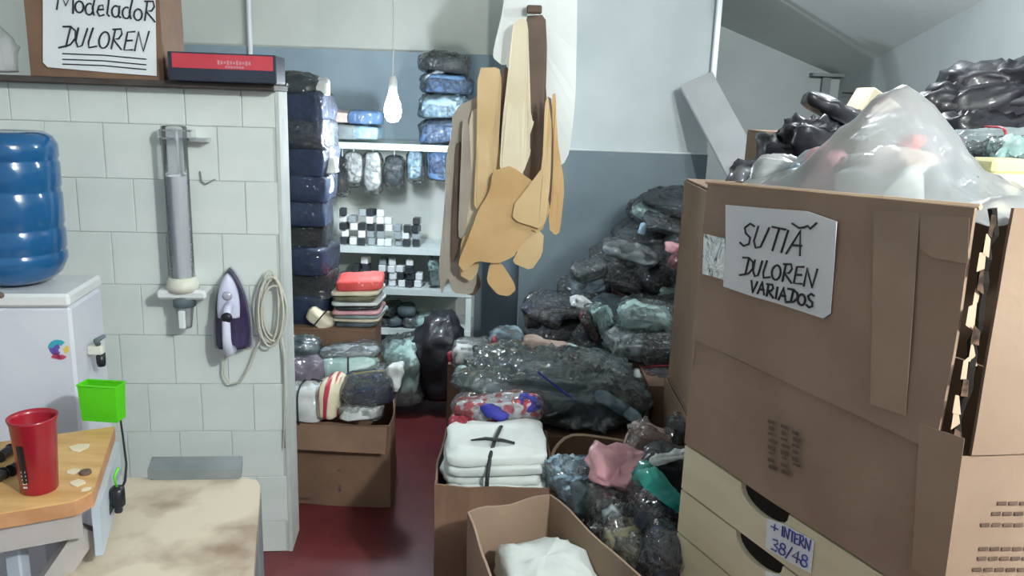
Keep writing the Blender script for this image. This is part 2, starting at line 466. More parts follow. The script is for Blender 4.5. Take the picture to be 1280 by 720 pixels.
SEED = [10]
def packet(name, label, cat, group, c, size, rot, m, wrap=None, strap=None, **kw):
    SEED[0] += 1; sd = kw.pop('seed', SEED[0])
    g = blob(c, size, rot, sd, **kw)
    if wrap is None and strap is None:
        return tag(build(name, g, m, None, True), label, cat, group)
    lo = min(v.z for v in g.v)
    t = thing(name, label, cat, (c[0], c[1], lo), group)
    build('garment', g, m, t, True)
    if wrap:
        kw2 = dict(kw); kw2['amp'] = max(kw.get('amp', .012), .008) * 1.15; kw2['layers'] = 0; kw2['fold'] = 0
        build('plastic_wrap', blob(c, size, rot, sd + 500, grow=.006, **kw2), wrap, t, True)
    if strap:
        M = eul(*rot); L, Wd, H = [q / 2 + .005 for q in size]
        sm, dirs = strap
        for dname in dirs:
            pts = []
            for k in range(28):
                a = 2 * PI * k / 28
                x = sgn(math.cos(a), .55); z = sgn(math.sin(a), .55)
                pts.append(Vector(c) + M @ (Vector((L * x, 0, H * z)) if dname == 'x' else Vector((0, Wd * x, H * z))))
            build('strap', MB().tube(pts, .0035, 6, closed=True), sm, t, True)
    return t

def slab(mb, a, b, z0, z1, thk, bulge=0, seed=0, nx=10, nz=6, lean=0, wav=.0, ztop=None, mi=0):
    """upright sheet from a to b (xy), with thickness, wobble and an uneven top edge"""
    a = Vector((a[0], a[1], 0)); b = Vector((b[0], b[1], 0)); d = b - a; n = Vector((d.y, -d.x, 0)).normalized()
    o = Vector((seed * 1.37, seed * 2.11, 0)); vs = []
    for side in (0, 1):
        for j in range(nz + 1):
            v = j / nz
            for i in range(nx + 1):
                u = i / nx
                zt = z1 + (wav * noise.noise(Vector((u * 3, seed, 5))) if wav else 0)
                if ztop: zt += ztop(u)
                z = z0 + (zt - z0) * v
                k = bulge * (math.sin(PI * u) * .6 + noise.noise(Vector((u * 3, v * 2, 0)) + o)) + lean * v
                vs.append(a + d * u + n * (k - side * thk) + Vector((0, 0, z)))
    m = (nx + 1) * (nz + 1); fs = []
    for j in range(nz):
        for i in range(nx):
            q = j * (nx + 1) + i
            fs.append((q, q + 1, q + nx + 2, q + nx + 1)); fs.append((m + q + 1, m + q, m + q + nx + 1, m + q + nx + 2))
    def strip(idx):
        for p, q in zip(idx, idx[1:]): fs.append((q, p, m + p, m + q))
    strip(list(range(nx + 1))); strip([nz * (nx + 1) + i for i in range(nx, -1, -1)])
    strip([j * (nx + 1) for j in range(nz, -1, -1)]); strip([j * (nx + 1) + nx for j in range(nz + 1)])
    mb.add(vs, fs, mi)
    return mb

def carton(name, label, quad, z0, z1, m='kraft', group=None, closed=False, bulge=.008, seed=1, flaps=(), flen=.14, fdrop=.9, cat='box'):
    """quad: xy corners counter-clockwise from above; flaps: indexes of sides with a flap folded down outside"""
    c = sum((Vector((q[0], q[1])) for q in quad), Vector((0, 0))) / 4
    t = thing(name, label, cat, (c.x, c.y, z0), group)
    mb = MB()
    for i in range(4):
        slab(mb, quad[i], quad[(i + 1) % 4], z0, z1, .006, bulge, seed + i, wav=0 if closed else .012)
    mb.prism([(q[0] * .99 + c.x * .01, q[1] * .99 + c.y * .01, z0 + .001) for q in quad], (0, 0, .008))
    build('body', mb, m, t)
    if closed:
        fm = MB(); mid1 = [(Vector(quad[0]) + Vector(quad[3])) / 2, (Vector(quad[1]) + Vector(quad[2])) / 2]
        for k, (p, q, r, s) in enumerate(((quad[0], quad[1], mid1[1], mid1[0]), (mid1[0], mid1[1], quad[2], quad[3]))):
            fl = MB().prism([(x[0] + (c.x - x[0]) * .012, x[1] + (c.y - x[1]) * .012, z1 + .001) for x in (p, q, r, s)], (0, 0, .006))
            build('flap', fl, m, t)
    for i in flaps:
        p, q = Vector((*quad[i], 0)), Vector((*quad[(i + 1) % 4], 0)); d = (q - p); n = Vector((d.y, -d.x, 0)).normalized()
        p, q = p + d * .02, q - d * .02
        dn = Vector((0, 0, -fdrop)) + n * .35; dn.normalize()
        A = p + n * .012 + Vector((0, 0, z1 - .002)); B = q + n * .012 + Vector((0, 0, z1 - .002))
        fl = MB().prism([A, B, B + dn * flen, A + dn * flen], n * .005)
        build('flap', fl, m, t)
    return t

# hand-lettered strokes: polylines in a unit cell
def arc(cx, cy, rx, ry, a0, a1, n=10):
    return [(cx + rx * math.cos(math.radians(a0 + (a1 - a0) * i / n)), cy + ry * math.sin(math.radians(a0 + (a1 - a0) * i / n))) for i in range(n + 1)]
GL = {
 'M': (1.0, [[(0, 0), (.12, 1), (.5, .25), (.88, 1), (.95, -.1)]]), 'D': (.8, [[(.3, 0), (.42, 1)], [(-.05, .97), (.42, 1.0), (.75, .8), (.8, .45), (.55, .12), (-.12, -.06)]]),
 'U': (.75, [[(.08, .95), (.05, .3), (.22, .02), (.45, .1), (.62, .95)]]), 'L': (.6, [[(.2, 1), (.05, .3), (.12, .02), (.58, .12)]]),
 'O': (.75, [arc(.35, .42, .3, .4, 80, 445, 14)]), 'R': (.8, [[(.1, 0), (.16, .95)], [(0, .95), (.5, 1), (.6, .75), (.45, .52), (.14, .48), (.72, .0)]]),
 'E': (.65, [[(.55, .95), (.1, .9), (.06, .02), (.58, .06)], [(.08, .48), (.48, .52)]]), 'N': (.8, [[(.05, 0), (.1, .95), (.58, .02), (.72, 1.02)]]),
 'S': (.65, [[(.55, .9), (.3, 1), (.08, .8), (.2, .56), (.48, .4), (.5, .14), (.25, 0), (.02, .12)]]), 'T': (.6, [[(.3, 0), (.34, .95)], [(0, .98), (.66, .94)]]),
 'I': (.35, [[(.12, 0), (.16, .95)]]), 'A': (.75, [[(0, 0), (.34, 1), (.62, 0)], [(.12, .38), (.58, .42)]]),
 'V': (.7, [[(.02, .95), (.26, 0), (.6, .95)]]), '~': (0, [[(-.85, 1.22), (-.5, 1.08), (-.3, 1.12), (-.16, 1.2), (-.02, 1.1), (.18, 1.36)]]),
 'o': (.6, [arc(.28, .28, .24, .28, 70, 435, 12)]), 'd': (.65, [arc(.25, .28, .22, .28, 60, 400, 12), [(.56, 1), (.44, .3), (.56, 0)]]),
 'e': (.55, [[(.08, .3), (.42, .34), (.36, .55), (.15, .5), (.06, .2), (.22, 0), (.48, .1)]]), 'l': (.32, [[(.14, .8), (.1, .1), (.24, 0)]]),
 'a': (.62, [arc(.25, .28, .22, .28, 60, 400, 12), [(.46, .58), (.44, .1), (.58, 0)]]),
 '3': (.6, [[(.05, .92), (.4, .98), (.46, .72), (.2, .52), (.5, .36), (.42, .04), (.02, .06)]]), '8': (.6, [arc(.27, .74, .19, .23, 270, 630, 12), arc(.27, .26, .24, .26, 90, 450, 12)]),
 '4': (.65, [[(.4, 0), (.42, .98), (.02, .36), (.6, .36)]]), '/': (.45, [[(0, -.1), (.36, 1.05)]]), '+': (.8, [[(.1, .5), (.6, .5)], [(.35, .25), (.35, .78)]]), ' ': (.45, []),
}
def lettering(mb, txt, p0, p1, up, n, r, slant=.12, jit=.03, seed=0):
    """strokes from p0 to p1 (baseline); up = cap-height vector; n = surface normal"""
    rnd = random.Random(seed); tot = sum(GL[ch][0] for ch in txt); d = p1 - p0; x = 0.0
    for ch in txt:
        wd, strokes = GL[ch]; dy = rnd.uniform(-jit, jit)
        for st in strokes:
            pts = [p0 + d * ((x + (u * 1.0 + v * slant * .6)) / tot) + up * (v + dy) + n * .0012 for u, v in st]
            mb.tube(pts, r, 5)
        x += wd
    return mb
def sheet_on(mb, pts, n, thk=.0015):
    n = Vector(n).normalized(); mb.prism([p + n * .001 for p in pts], n * thk); return mb
# ------------------------------------------------------------------ left: on top of the partition
zt = TTOP
w = MB(); w.box(TE + TU * .87 - TN * .06 + Vector((0, 0, zt + .010)), (1.76, .24, .02), ax=TAX, bev=.003)
tag(build('shelf_plank', w, 'dark_wood'), 'dark wooden plank lying along the top of the tiled partition', 'plank')
zp = zt + .0205
# carton with the hand-lettered sign
FN = TN.copy(); fo = TE + TN * .03
def fw(px, py): return PL(px, py, fo, FN)
xa, xb = fw(40, 103), fw(206, 108)
sa, sb = (xa - TE).dot(TU), (xb - TE).dot(TU)
bq = [TE + TU * sa + TN * .03, TE + TU * sb + TN * .03, TE + TU * sb - TN * .19, TE + TU * sa - TN * .19]
t = carton('sign_carton', 'brown carton with a hand-lettered white paper sign on the plank', [(q.x, q.y) for q in bq], zp, zp + .36, 'kraft_dark', closed=True, bulge=.003, seed=4)
so = fo + TN * .006
def sw(px, py, off=0): return PL(px, py, so + TN * off, FN)
pp = build('paper_sign', sheet_on(MB(), [sw(54, -40), sw(194, -40), sw(196, 95), sw(140, 91), sw(60, 84), sw(54, 78)], FN), 'paper', t)
lt = MB()
lettering(lt, 'ModeladoR', sw(71, 13, .004), sw(196, 28, .004), sw(71, -13) - sw(71, 13), FN, .0026, seed=2)
lettering(lt, 'DULOREN', sw(76, 58, .004), sw(184, 64, .004), sw(76, 32) - sw(76, 58), FN, .0026, slant=.3, seed=3)
for y in (67, 74, 80): lt.tube([sw(78, y, .004), sw(130, y + 2, .004), sw(183, y + 7, .004)], .0018, 5)
build('lettering', lt, 'ink', pp)
# red and dark blue box
fo2 = TE + TN * .10
def rw(px, py): return PL(px, py, fo2, FN)
ra, rb = rw(211, 105), rw(346, 110)
s0, s1 = (ra - TE).dot(TU), (rb - TE).dot(TU); hh = rw(215, 64).z - zp
t = thing('tool_box_carton', 'long red and dark blue printed carton on the plank', 'box', TE + TU * (s0 + s1) / 2 + Vector((0, 0, zp)))
cen = TE + TU * (s0 + s1) / 2 + TN * (.10 - .075)
build('body', MB().box(cen + Vector((0, 0, zp + hh / 2)), (abs(s0 - s1), .15, hh), ax=TAX, bev=.003), 'navy_print', t)
build('red_panel', MB().box(cen + TN * .0755 + TU * -.002 + Vector((0, 0, zp + hh * .70)), (abs(s0 - s1) * .93, .002, hh * .5), ax=TAX), 'red_print', t)
tx = MB(); q0 = cen + TN * .077
for k in range(11): tx.box(q0 + TU * (-.0 - k * .009 + .01) + Vector((0, 0, zp + hh * (.68 - .004 * (k % 2)))), (.006, .001, .013 - .003 * (k % 3)), ax=TAX)
for k in range(7): tx.box(q0 + TU * (-.012 - k * .008) + Vector((0, 0, zp + hh * .53)), (.006, .001, .006), ax=TAX)
build('print', tx, 'pale_print', t)
c = tw(-8, 72, .05)
packet('clear_bag', 'crumpled clear plastic bag on the plank beside the sign carton', 'bag', None, (c.x, c.y, zp + .058), (.1, .12, .14), (0, 0, 0), 'film_white', amp=.014, freq=14)

# ------------------------------------------------------------------ water cooler
CY = 2.14
ct = P(60, 366, CY).z
CR = math.radians(9); cwd, cdp = .33, .25
CO = P(89, 400, CY); CO = Vector((CO.x, CO.y, 0)); CU = Vector((math.cos(CR), math.sin(CR), 0)); CV = Vector((-math.sin(CR), math.cos(CR), 0))
CAX = Matrix((CU, CV, Vector((0, 0, 1)))).transposed()
def cl(x, y, z): return CO + CU * x + CV * y + Vector((0, 0, z))     # from the front right corner
def cf(px, py): return PL(px, py, CO, CV)
t = thing('water_cooler', 'white water cooler standing against the tiled partition', 'water cooler', cl(-cwd / 2, cdp / 2, 0))
build('body', MB().box(cl(-cwd / 2, cdp / 2, (ct - .04) / 2), (cwd, cdp, ct - .04), ax=CAX, bev=.008), 'cooler_white', t)
top = build('top_cover', MB().box(cl(-cwd / 2, cdp / 2 - .004, ct - .019), (cwd + .006, cdp + .012, .038), ax=CAX, bev=.008), 'white_plastic', t)
build('badge', MB().lathe(cf(3, 368) - CV * .009, [(.009, 0), (.009, .003), (.004, .006)], 14, ax=CAX @ Matrix.Rotation(PI / 2, 3, 'X')), 'brown_card', top)
st = cf(73, 436); stk = MB()
def arcs(r0, r1, a0, a1, mi, ox=0, oz=0):
    pts = arc(0, 0, r1, r1, a0, a1, 12) + list(reversed(arc(0, 0, r0, r0, a0, a1, 12)))
    stk.prism([st + CU * (x + ox) - CV * .0005 + Vector((0, 0, z + oz)) for x, z in pts], CV * -.0012, mi)
arcs(.012, .027, 45, 175, 0); arcs(.009, .024, 175, 240, 1, 0, .002); arcs(.006, .02, 100, 250, 1, .006, -.004)
arcs(.008, .026, 235, 300, 2, -.006, -.003); arcs(.0, .016, 290, 400, 3, .012, 0); arcs(.004, .018, 200, 330, 2, .004, -.014)
build('sticker', stk, ['sticker_teal', 'sticker_violet', 'sticker_rose', 'sticker_yellow'], t)
tz_ = P(103, 437, CY + .1).z
tap = build('tap', MB().box(cl(.022, .1, tz_), (.045, .03, .03), ax=CAX, bev=.006), 'offwhite_plastic', t)
build('lever', MB().tube([cl(.03, .095, tz_ + .02), cl(.035, .07, tz_ + .036), cl(.06, .07, tz_ + .052)], [.009, .008, .005], 8), 'wall_grey', tap, True)
build('spout', MB().lathe(cl(.034, .1, tz_ - .05), [(.011, 0), (.013, .01), (.013, .04)], 14), 'black_plastic', tap, True)
# bottle
R = .132; bc = cl(-.165, .125, ct + .001)
bc.x = P(71, 250, bc.y).x - R
BH = P(20, 164, bc.y).z - bc.z; g = .0035
prof = [(.028, 0), (.06, .004), (.09, .014), (.115, .034), (R, .07), (R, .088), (R - g, .094), (R - g, .1), (R, .106), (R, BH * .36), (R - g, BH * .375), (R - g, BH * .395), (R, BH * .41)]
prof += [(R, BH * .60), (R - g, BH * .615), (R - g, BH * .64), (R, BH * .655), (R, BH * .80), (R - g, BH * .815), (R - g, BH * .83), (R, BH * .845), (R - .001, BH - .035), (R - .012, BH - .012), (R - .035, BH), (.05, BH - .004), (.004, BH - .006)]
t = tag(build('water_bottle', MB().lathe(bc, prof, 48), 'bottle_blue', None, True), 'large translucent blue water bottle upturned on the cooler', 'bottle')

# ------------------------------------------------------------------ cup dispenser, hook, iron on the tiles
o = tw(224, 330, .06); dn = .06
t = thing('cup_dispenser', 'wall-mounted clear tube dispenser for plastic cups', 'cup dispenser', tw(228, 430, 0.0))
zt_, zb_ = tw(222, 160, dn).z, tw(226, 352, dn).z
cx = (tw(222, 240, dn)); r = .037
build('tube', MB().lathe((cx.x, cx.y, zb_), [(r, 0), (r, zt_ - zb_), (r * .96, zt_ - zb_ + .006), (r * .3, zt_ - zb_ + .008)], 28, caps=False), 'tube_clear', t, True)
cups = MB()
for k in range(26):
    z = zb_ + .004 + k * .0125; cups.lathe((cx.x, cx.y, z), [(r * .7, 0), (r * .86, .02), (r * .89, .022)], 20, caps=False)
build('cup_stack', cups, 'cup_grey', t, True)
build('top_clip', MB().box(cx + TN * -.028 + Vector((0, 0, zt_ - zb_ + zb_ - cx.z - .02)), (.1, .066, .03), ax=TAX, bev=.005).box(cx + TN * -.03 - TU * .07 + Vector((0, 0, zt_ - cx.z - .035)), (.05, .05, .012), ax=TAX), 'tube_clear', t)
zz = zb_ - .008
collar = build('collar', MB().lathe((cx.x, cx.y, zz - .02), [(r + .012, 0), (r + .012, .02), (r + .004, .045), (r + .002, .045)], 28), 'offwhite_plastic', t, True)
build('tray', MB().box(Vector((cx.x, cx.y, zz - .03)) - TN * .012, (.155, .09, .03), ax=TAX, bev=.008).box(Vector((cx.x, cx.y, zz - .01)) - TN * .035, (.05, .05, .12), ax=TAX, bev=.006), 'white_plastic', t)
build('outlet_ring', MB().lathe((cx.x, cx.y, zz - .075), [(.03, .04), (.034, .03), (.034, .002), (.026, 0)], 26), 'wall_grey', t, True)
build('cup', MB().lathe((cx.x, cx.y, zz - .145), [(.018, 0), (.02, .002), (.029, .07), (.031, .072)], 24), 'film_white', t, True)
build('lever', MB().box(Vector((cx.x, cx.y, zz - .11)) + TN * .034, (.022, .012, .06), ax=TAX, bev=.004), 'white_plastic', t)
h0 = tw(250, 214, .006)
tag(build('wall_hook', MB().tube([h0, tw(252, 227, .008), tw(257, 230, .012), tw(269, 224, .016)], .0025, 6), 'grey_box', None, True), 'small bent wire hook on the tiles beside the cup dispenser', 'hook')
# iron: sole to the wall, tip up
ih = tw(293, 334).z - tw(293, 432).z
io = tw(293, 432, .012); ux = -TU; uz = Vector((0, 0, 1))
t = thing('clothes_iron', 'dark purple and white electric iron hung tip-up on the tiles', 'iron', io)
def iron_outline(s, k=18):
    pts = []
    for i in range(k + 1):
        v = i / k; wdt = .5 * (1 - v ** 2.3) ** .75 * (1 - .08 * (1 - v) ** 3)
        pts.append((wdt, v))
    return [(x * s, v) for x, v in pts] + [(-x * s, v) for x, v in reversed(pts[:-1])]
WI = .128
def ip(x, v, d): return io + ux * x * WI + uz * v * ih + TN * d
def loft(rings):
    mb = MB(); n = len(rings[0]); vs = sum(rings, [])
    fs = [(k * n + i, k * n + (i + 1) % n, (k + 1) * n + (i + 1) % n, (k + 1) * n + i) for k in range(len(rings) - 1) for i in range(n)]
    fs += [tuple(range(n - 1, -1, -1)), tuple(range((len(rings) - 1) * n, len(rings) * n))]
    return mb.add(vs, fs)
ol = iron_outline(1)
build('soleplate', loft([[ip(x * 1.04, v * 1.02 - .01, d) for x, v in ol] for d in (0, .012)]), 'iron_grey', t)
build('shell', loft([[ip(x * s, .02 + v * vs, d) for x, v in ol] for s, vs, d in ((1, .98, .012), (.97, .97, .03), (.82, .92, .048), (.6, .85, .058), (.3, .7, .062))]), 'iron_purple', t, True)
build('front_panel', loft([[ip(x * s, .42 + v * .54 * vs, d) for x, v in ol] for s, vs, d in ((.62, 1, .045), (.58, .98, .058), (.45, .9, .068))]), 'lavender', t, True)
hd = [(.02, .06), (.03, .1), (.2, .115), (.4, .112), (.52, .095), (.58, .06)]
build('handle', MB().tube([ip(.06 if 0 else .04, v, d) for v, d in hd], [.017, .016, .014, .013, .014, .016], 12), 'lavender', t, True)
dl = build('dial', MB().lathe(ip(.06, .47, .105), [(.016, 0), (.018, .01), (.012, .016)], 20, ax=Matrix.Rotation(TR, 3, 'Z') @ Matrix.Rotation(PI / 2, 3, 'X')), 'black_plastic', t, True)
build('spray_cap', MB().lathe(ip(.02, .7, .066), [(.014, 0), (.016, .006), (.01, .012)], 18, ax=Matrix.Rotation(TR, 3, 'Z') @ Matrix.Rotation(PI / 2, 3, 'X')), 'iron_grey', t, True)
cd_ = MB(); rnd = random.Random(4)
for k in range(6):
    cxp, cyp = 340 + rnd.uniform(-4, 4), 388 + rnd.uniform(-6, 6); rx, ry = 15 + rnd.uniform(-6, 3), 40 + rnd.uniform(-8, 6)
    cd_.tube([tw(cxp + rx * math.cos(a), cyp + ry * math.sin(a), .022 + .006 * k + .004 * math.sin(2 * a)) for a in [2 * PI * i / 28 for i in range(28)]], .0035, 6, closed=True)
cd_.tube([tw(x, y, .03) for x, y in ((290, 428), (281, 445), (280, 468), (287, 480), (300, 478), (313, 458), (322, 432), (330, 420))], .0035, 6)
cd_.tube([tw(x, y, .02) for x, y in ((352, 420), (356, 450), (357, 520), (356, 560))], .003, 6)
build('cord', cd_, 'cord_beige', t, True)
build('hanger', MB().box(tw(330, 352, .015), (.02, .03, .012), ax=TAX).tube([tw(330, 350, .0), tw(331, 346, .04), tw(338, 350, .05)], .003, 6), 'steel_white', t)

# ------------------------------------------------------------------ small plywood table
TZ = .75
q = [Z(143, 533, TZ), Z(113, 622, TZ), Z(0, 641, TZ)]
fl = q[2] + (q[2] - q[1]).normalized() * .25; bl = q[0] + (fl - q[1])
t = thing('worktable', 'small plywood-topped worktable with a red cup on it', 'table', (q[0] + fl) / 2 * 1.0 - Vector((0, 0, TZ)))
topo = [q[0], bl, fl, q[2], q[1] + (q[2] - q[1]).normalized() * .03, q[1] + (q[0] - q[1]).normalized() * .03]
build('tabletop', MB().prism([p_ - Vector((0, 0, .004)) for p_ in topo], (0, 0, .004)), 'plywood', t)
build('edge_band', MB().prism([p_ - Vector((0, 0, .036)) for p_ in topo], (0, 0, .0315)), 'ply_edge', t)
def apr(a, b, z0, z1, ins):
    d = (b - a).normalized(); n = Vector((-d.y, d.x, 0)); m = MB()
    a2, b2 = a + d * .02 + n * ins, b - d * .02 + n * ins
    m.prism([Vector((a2.x, a2.y, z0)), Vector((b2.x, b2.y, z0)), Vector((b2.x, b2.y, z1)), Vector((a2.x, a2.y, z1))], n * .016); return m
build('front_apron', apr(fl, q[1], TZ - .095, TZ - .037, .012), 'apron_grey', t)
build('side_apron', apr(q[1], q[0], TZ - .15, TZ - .037, -.012), 'apron_blue', t)
build('rear_apron', apr(q[0], bl, TZ - .11, TZ - .037, .012), 'apron_grey', t)
cenT = (q[0] + fl) / 2
for p_ in (q[0], q[1], fl, bl):
    x = p_ + (cenT - p_).normalized() * .06 + Vector((-.13 if p_ is q[0] or p_ is q[1] else 0, 0, 0))
    build('leg', MB().box((x.x, x.y, (TZ - .04) / 2), (.035, .035, TZ - .04), bev=.004), 'apron_blue', t)
br0 = q[1] + Vector((-.04, .05, -.1)); br1 = fl + Vector((.05, .05, -.55))
build('brace', MB().box((br0 + br1) / 2, ((br1 - br0).length, .03, .05), ax=(br1 - br0).to_track_quat('X', 'Z').to_matrix()), 'apron_grey', t)
# red cup
cp = Z(50, 611, TZ)
t = thing('tumbler', 'red plastic tumbler with a dark vertical print on the worktable', 'cup', cp)
prof = [(.034, 0), (.036, .003), (.045, .155), (.048, .162), (.049, .168), (.046, .168), (.043, .158), (.033, .006), (.002, .006)]
build('body', MB().lathe(cp, prof, 36), 'red_plastic', t, True)
pr = MB(); a0 = -100
for k in range(7):
    z0, z1 = .03 + k * .0125, .0425 + k * .0125
    def cpt(a, z): rr = .0362 + z / .155 * .0088 + .0008; return cp + Vector((rr * math.cos(math.radians(a)), rr * math.sin(math.radians(a)), z))
    pr.add([cpt(a0 - 11, z0), cpt(a0, z0), cpt(a0 + 11, z0), cpt(a0 + 11, z1), cpt(a0, z1), cpt(a0 - 11, z1)], [(0, 1, 4, 5), (1, 2, 3, 4)])
pb = build('print_band', pr, 'black_plastic', t)
pm = MB()
for k in range(5):
    z = .018 + k * .009
    pm.add([cpt(a0 - 9, z), cpt(a0 + 7, z + .002), cpt(a0 + 7, z + .006), cpt(a0 - 9, z + .005)], [(0, 1, 2, 3)])
build('print', pm, 'white_plastic', t)
# green container at the back corner
gp = Z(122, 529, TZ)
gx = Matrix.Rotation(math.radians(-4), 3, 'Z')
def gq(s, z): return [gp + gx @ Vector((x * s, y * s + .03, z)) for x, y in ((-.050, -.022), (.050, -.022), (.050, .022), (-.050, .022))]
vs = gq(.95, 0) + gq(1.04, .098) + gq(.98, .098) + gq(.9, .006)
gm = MB().add(vs, [(3, 2, 1, 0), (12, 13, 14, 15)] + [(k * 4 + i, k * 4 + (i + 1) % 4, k * 4 + 4 + (i + 1) % 4, k * 4 + 4 + i) for k in range(3) for i in range(4)])
t = thing('storage_cup', 'bright lime green plastic holder on the corner of the worktable', 'container', gp)
build('body', gm, 'green_plastic', t)
build('rim', MB().tube([p_ + Vector((0, 0, .0)) for p_ in gq(1.04, .098)], .003, 6, closed=True), 'green_plastic', t)
# power cord with black plug by the table edge
kn = P(147, 621, q[1].y + .16)
t = thing('power_cord', 'black plug and cable hanging at the side of the worktable', 'power cord', kn - Vector((0, 0, .03)))
build('plug', MB().box(kn, (.032, .034, .052), rz=.4, bev=.008).box(kn + Vector((0, 0, -.03)), (.018, .02, .02), rz=.4, bev=.004), 'black_plastic', t, True)
build('cable', MB().tube([P(150, 520, gp.y + .07), P(154, 548, gp.y + .05), P(158, 580, gp.y - .02), kn + Vector((.01, .02, .03)), kn], .003, 6), 'black_plastic', t, True)
build('earth_wire', MB().tube([kn + Vector((0, 0, .024)), kn + Vector((-.004, 0, .05)), kn + Vector((.002, .01, .07))], .003, 6), 'green_plastic', t, True)
build('trailing_cable', MB().tube([kn, kn + Vector((-.03, -.05, -.07)), kn + Vector((-.09, -.12, -.14)), kn + Vector((-.16, -.17, -.22))], .006, 6), 'black_plastic', t, True)
# odds and ends on the worktable
for px, py, lab in ((8, 573, 'dark spool lying flat beside the red tumbler, under the cooler'), (22, 590, 'short black spool tucked against the red tumbler'), (-2, 604, 'black spool at the front edge of the worktable')):
    s_ = Z(px, py, TZ); t = thing('thread_spool', lab, 'spool', s_)
    ax = Matrix.Rotation(PI / 2, 3, 'X') @ Matrix.Rotation(0, 3, 'Y')
    b_ = build('thread', MB().lathe(s_ + Vector((0, .02, .014)), [(.011, 0), (.012, .004), (.012, .036), (.011, .04)], 16, ax=ax), 'black_plastic', t, True)
    build('flange', MB().lathe(s_ + Vector((0, .022, .014)), [(.014, 0), (.014, .003)], 16, ax=ax), 'black_plastic', t)
    build('flange', MB().lathe(s_ + Vector((0, -.02, .014)), [(.014, 0), (.014, .003)], 16, ax=ax), 'black_plastic', t)
s_ = Z(107, 592, TZ); tag(build('bottle_cap', MB().lathe(s_, [(.012, 0), (.013, .002), (.012, .007), (.009, .008)], 16), 'brown_card', None, True), 'small brown cap near the right edge of the worktable', 'cap')
for px, py, sx in ((98, 604, .022), (108, 612, .014), (92, 590, .018), (100, 560, .03)):
    s_ = Z(px, py, TZ); rnd = random.Random(px)
    pts = [s_ + Vector((sx * math.cos(a) * rnd.uniform(.6, 1), sx * math.sin(a) * rnd.uniform(.5, 1), .0005)) for a in [i * PI / 3 for i in range(6)]]
    tag(build('paper_scrap', MB().prism(pts, (0, 0, .0015)), 'cream_card'), 'torn cream paper scrap on the worktable', 'scrap', 'paper scraps on the worktable')

# ------------------------------------------------------------------ beige bench and grey box behind it
BZ = .56
b4 = [Z(160, 597, BZ), Z(326, 597, BZ), Z(316, 735, BZ), Z(70, 735, BZ)]
b4[3] = b4[0] + (b4[3] - b4[0]) * 1.3; b4[2] = b4[1] + (b4[2] - b4[1]) * 1.3
t = thing('bench_table', 'low table with a worn beige top and brown stain beside the partition', 'table', (sum(b4, Vector()) / 4) - Vector((0, 0, BZ)))
rc = b4[1]; dA = (b4[0] - rc).normalized(); dB = (b4[2] - rc).normalized()
poly = [b4[0]] + [b4[3], b4[2]] + [rc + dB * .05, rc + dB * .015 + dA * .01, rc + dA * .045]
build('tabletop', MB().prism([p_ - Vector((0, 0, .028)) for p_ in poly], (0, 0, .028)), 'beige_top', t)
cB = sum(b4, Vector()) / 4
for p_ in b4:
    x = p_ + (cB - p_) * .12; build('leg', MB().box((x.x, x.y, (BZ - .03) / 2), (.04, .04, BZ - .03), bev=.004), 'grey_box', t)
g4 = [Z(190, 571, .59), Z(303, 570, .59), Z(304, 584, .59), Z(184, 588, .59)]
g4[2] = g4[1] + (g4[3] - g4[0])
gc = sum(g4, Vector()) / 4
t = thing('grey_crate', 'grey lidded crate between the beige table and the tiles', 'crate', (gc.x, gc.y, 0))
build('body', MB().prism([Vector((gc.x + (p_.x - gc.x) * .95, gc.y + (p_.y - gc.y) * .95, 0)) for p_ in reversed(g4)], (0, 0, .57)), 'grey_box', t)
build('lid', MB().prism([p_ - Vector((0, 0, .025)) for p_ in reversed(g4)], (0, 0, .025)), 'grey_box', t)
# ------------------------------------------------------------------ left aisle: cartons and bundles
c1 = [(P(345, 640, 2.95).x - .02, 2.95), (P(489, 640, 2.95).x, 2.93), (P(493, 600, 3.3).x, 3.32), (P(345, 640, 2.95).x - .02, 3.32)]
z1 = P(430, 528, 2.95).z
t1 = carton('bundle_carton', 'worn brown carton on the red floor, heaped with strapped bundles', c1, 0.001, z1, 'kraft_dark', bulge=.012, seed=11, flaps=(0,), flen=.10)
# printed marks and hand hole on its front
pm = MB()
for px, py, a, b in ((455, 607, .022, .012), (424, 612, .01, .03), (380, 624, .05, .006), (423, 590, .012, .006), (455, 618, .012, .004)):
    p_ = P(px, py, 2.93 - .014); pm.box((p_.x, 2.928, p_.z), (a, .003, b))
build('print', pm, 'print_ink', t1)
def at(px, py, Y): return P(px, py, Y)
def bun(name, label, cat, group, px, py, Y, size, rot, m, **kw):
    return packet(name, label, cat, group, P(px, py, Y), size, rot, m, **kw)
Gb = 'bundles heaped on the worn carton'
bun('shirt_bundle', 'white folded bundle tied with black straps on the worn carton', 'bundle', Gb, 384, 500, 3.02, (.19, .2, .17), (0, 0, -6), 'g_white', strap=('ink', 'xy'), layers=4, amp=.008)
bun('striped_bundle', 'upright bundle with red and cream stripes on the worn carton', 'bundle', Gb, 417, 496, 3.0, (.075, .2, .17), (0, 3, -8), 'g_stripe', amp=.008)
bun('garment_packet', 'dark navy packet with yellow piping on the worn carton', 'packet', Gb, 460, 484, 3.06, (.19, .22, .12), (0, -6, 10), 'g_navy', wrap='film', strap=('sticker_yellow', 'x'), amp=.014)
bun('shirt_bundle', 'white and grey folded bundle under the navy packet', 'bundle', Gb, 452, 508, 3.02, (.16, .2, .07), (0, 0, 6), 'g_white', layers=3, wrap='film')
bun('shirt_bundle', 'strapped bundle of white, teal and grey garments before the small carton', 'bundle', Gb, 436, 455, 3.18, (.24, .18, .1), (0, 0, 10), 'g_mint', strap=('ink', 'y'), layers=4, amp=.009)
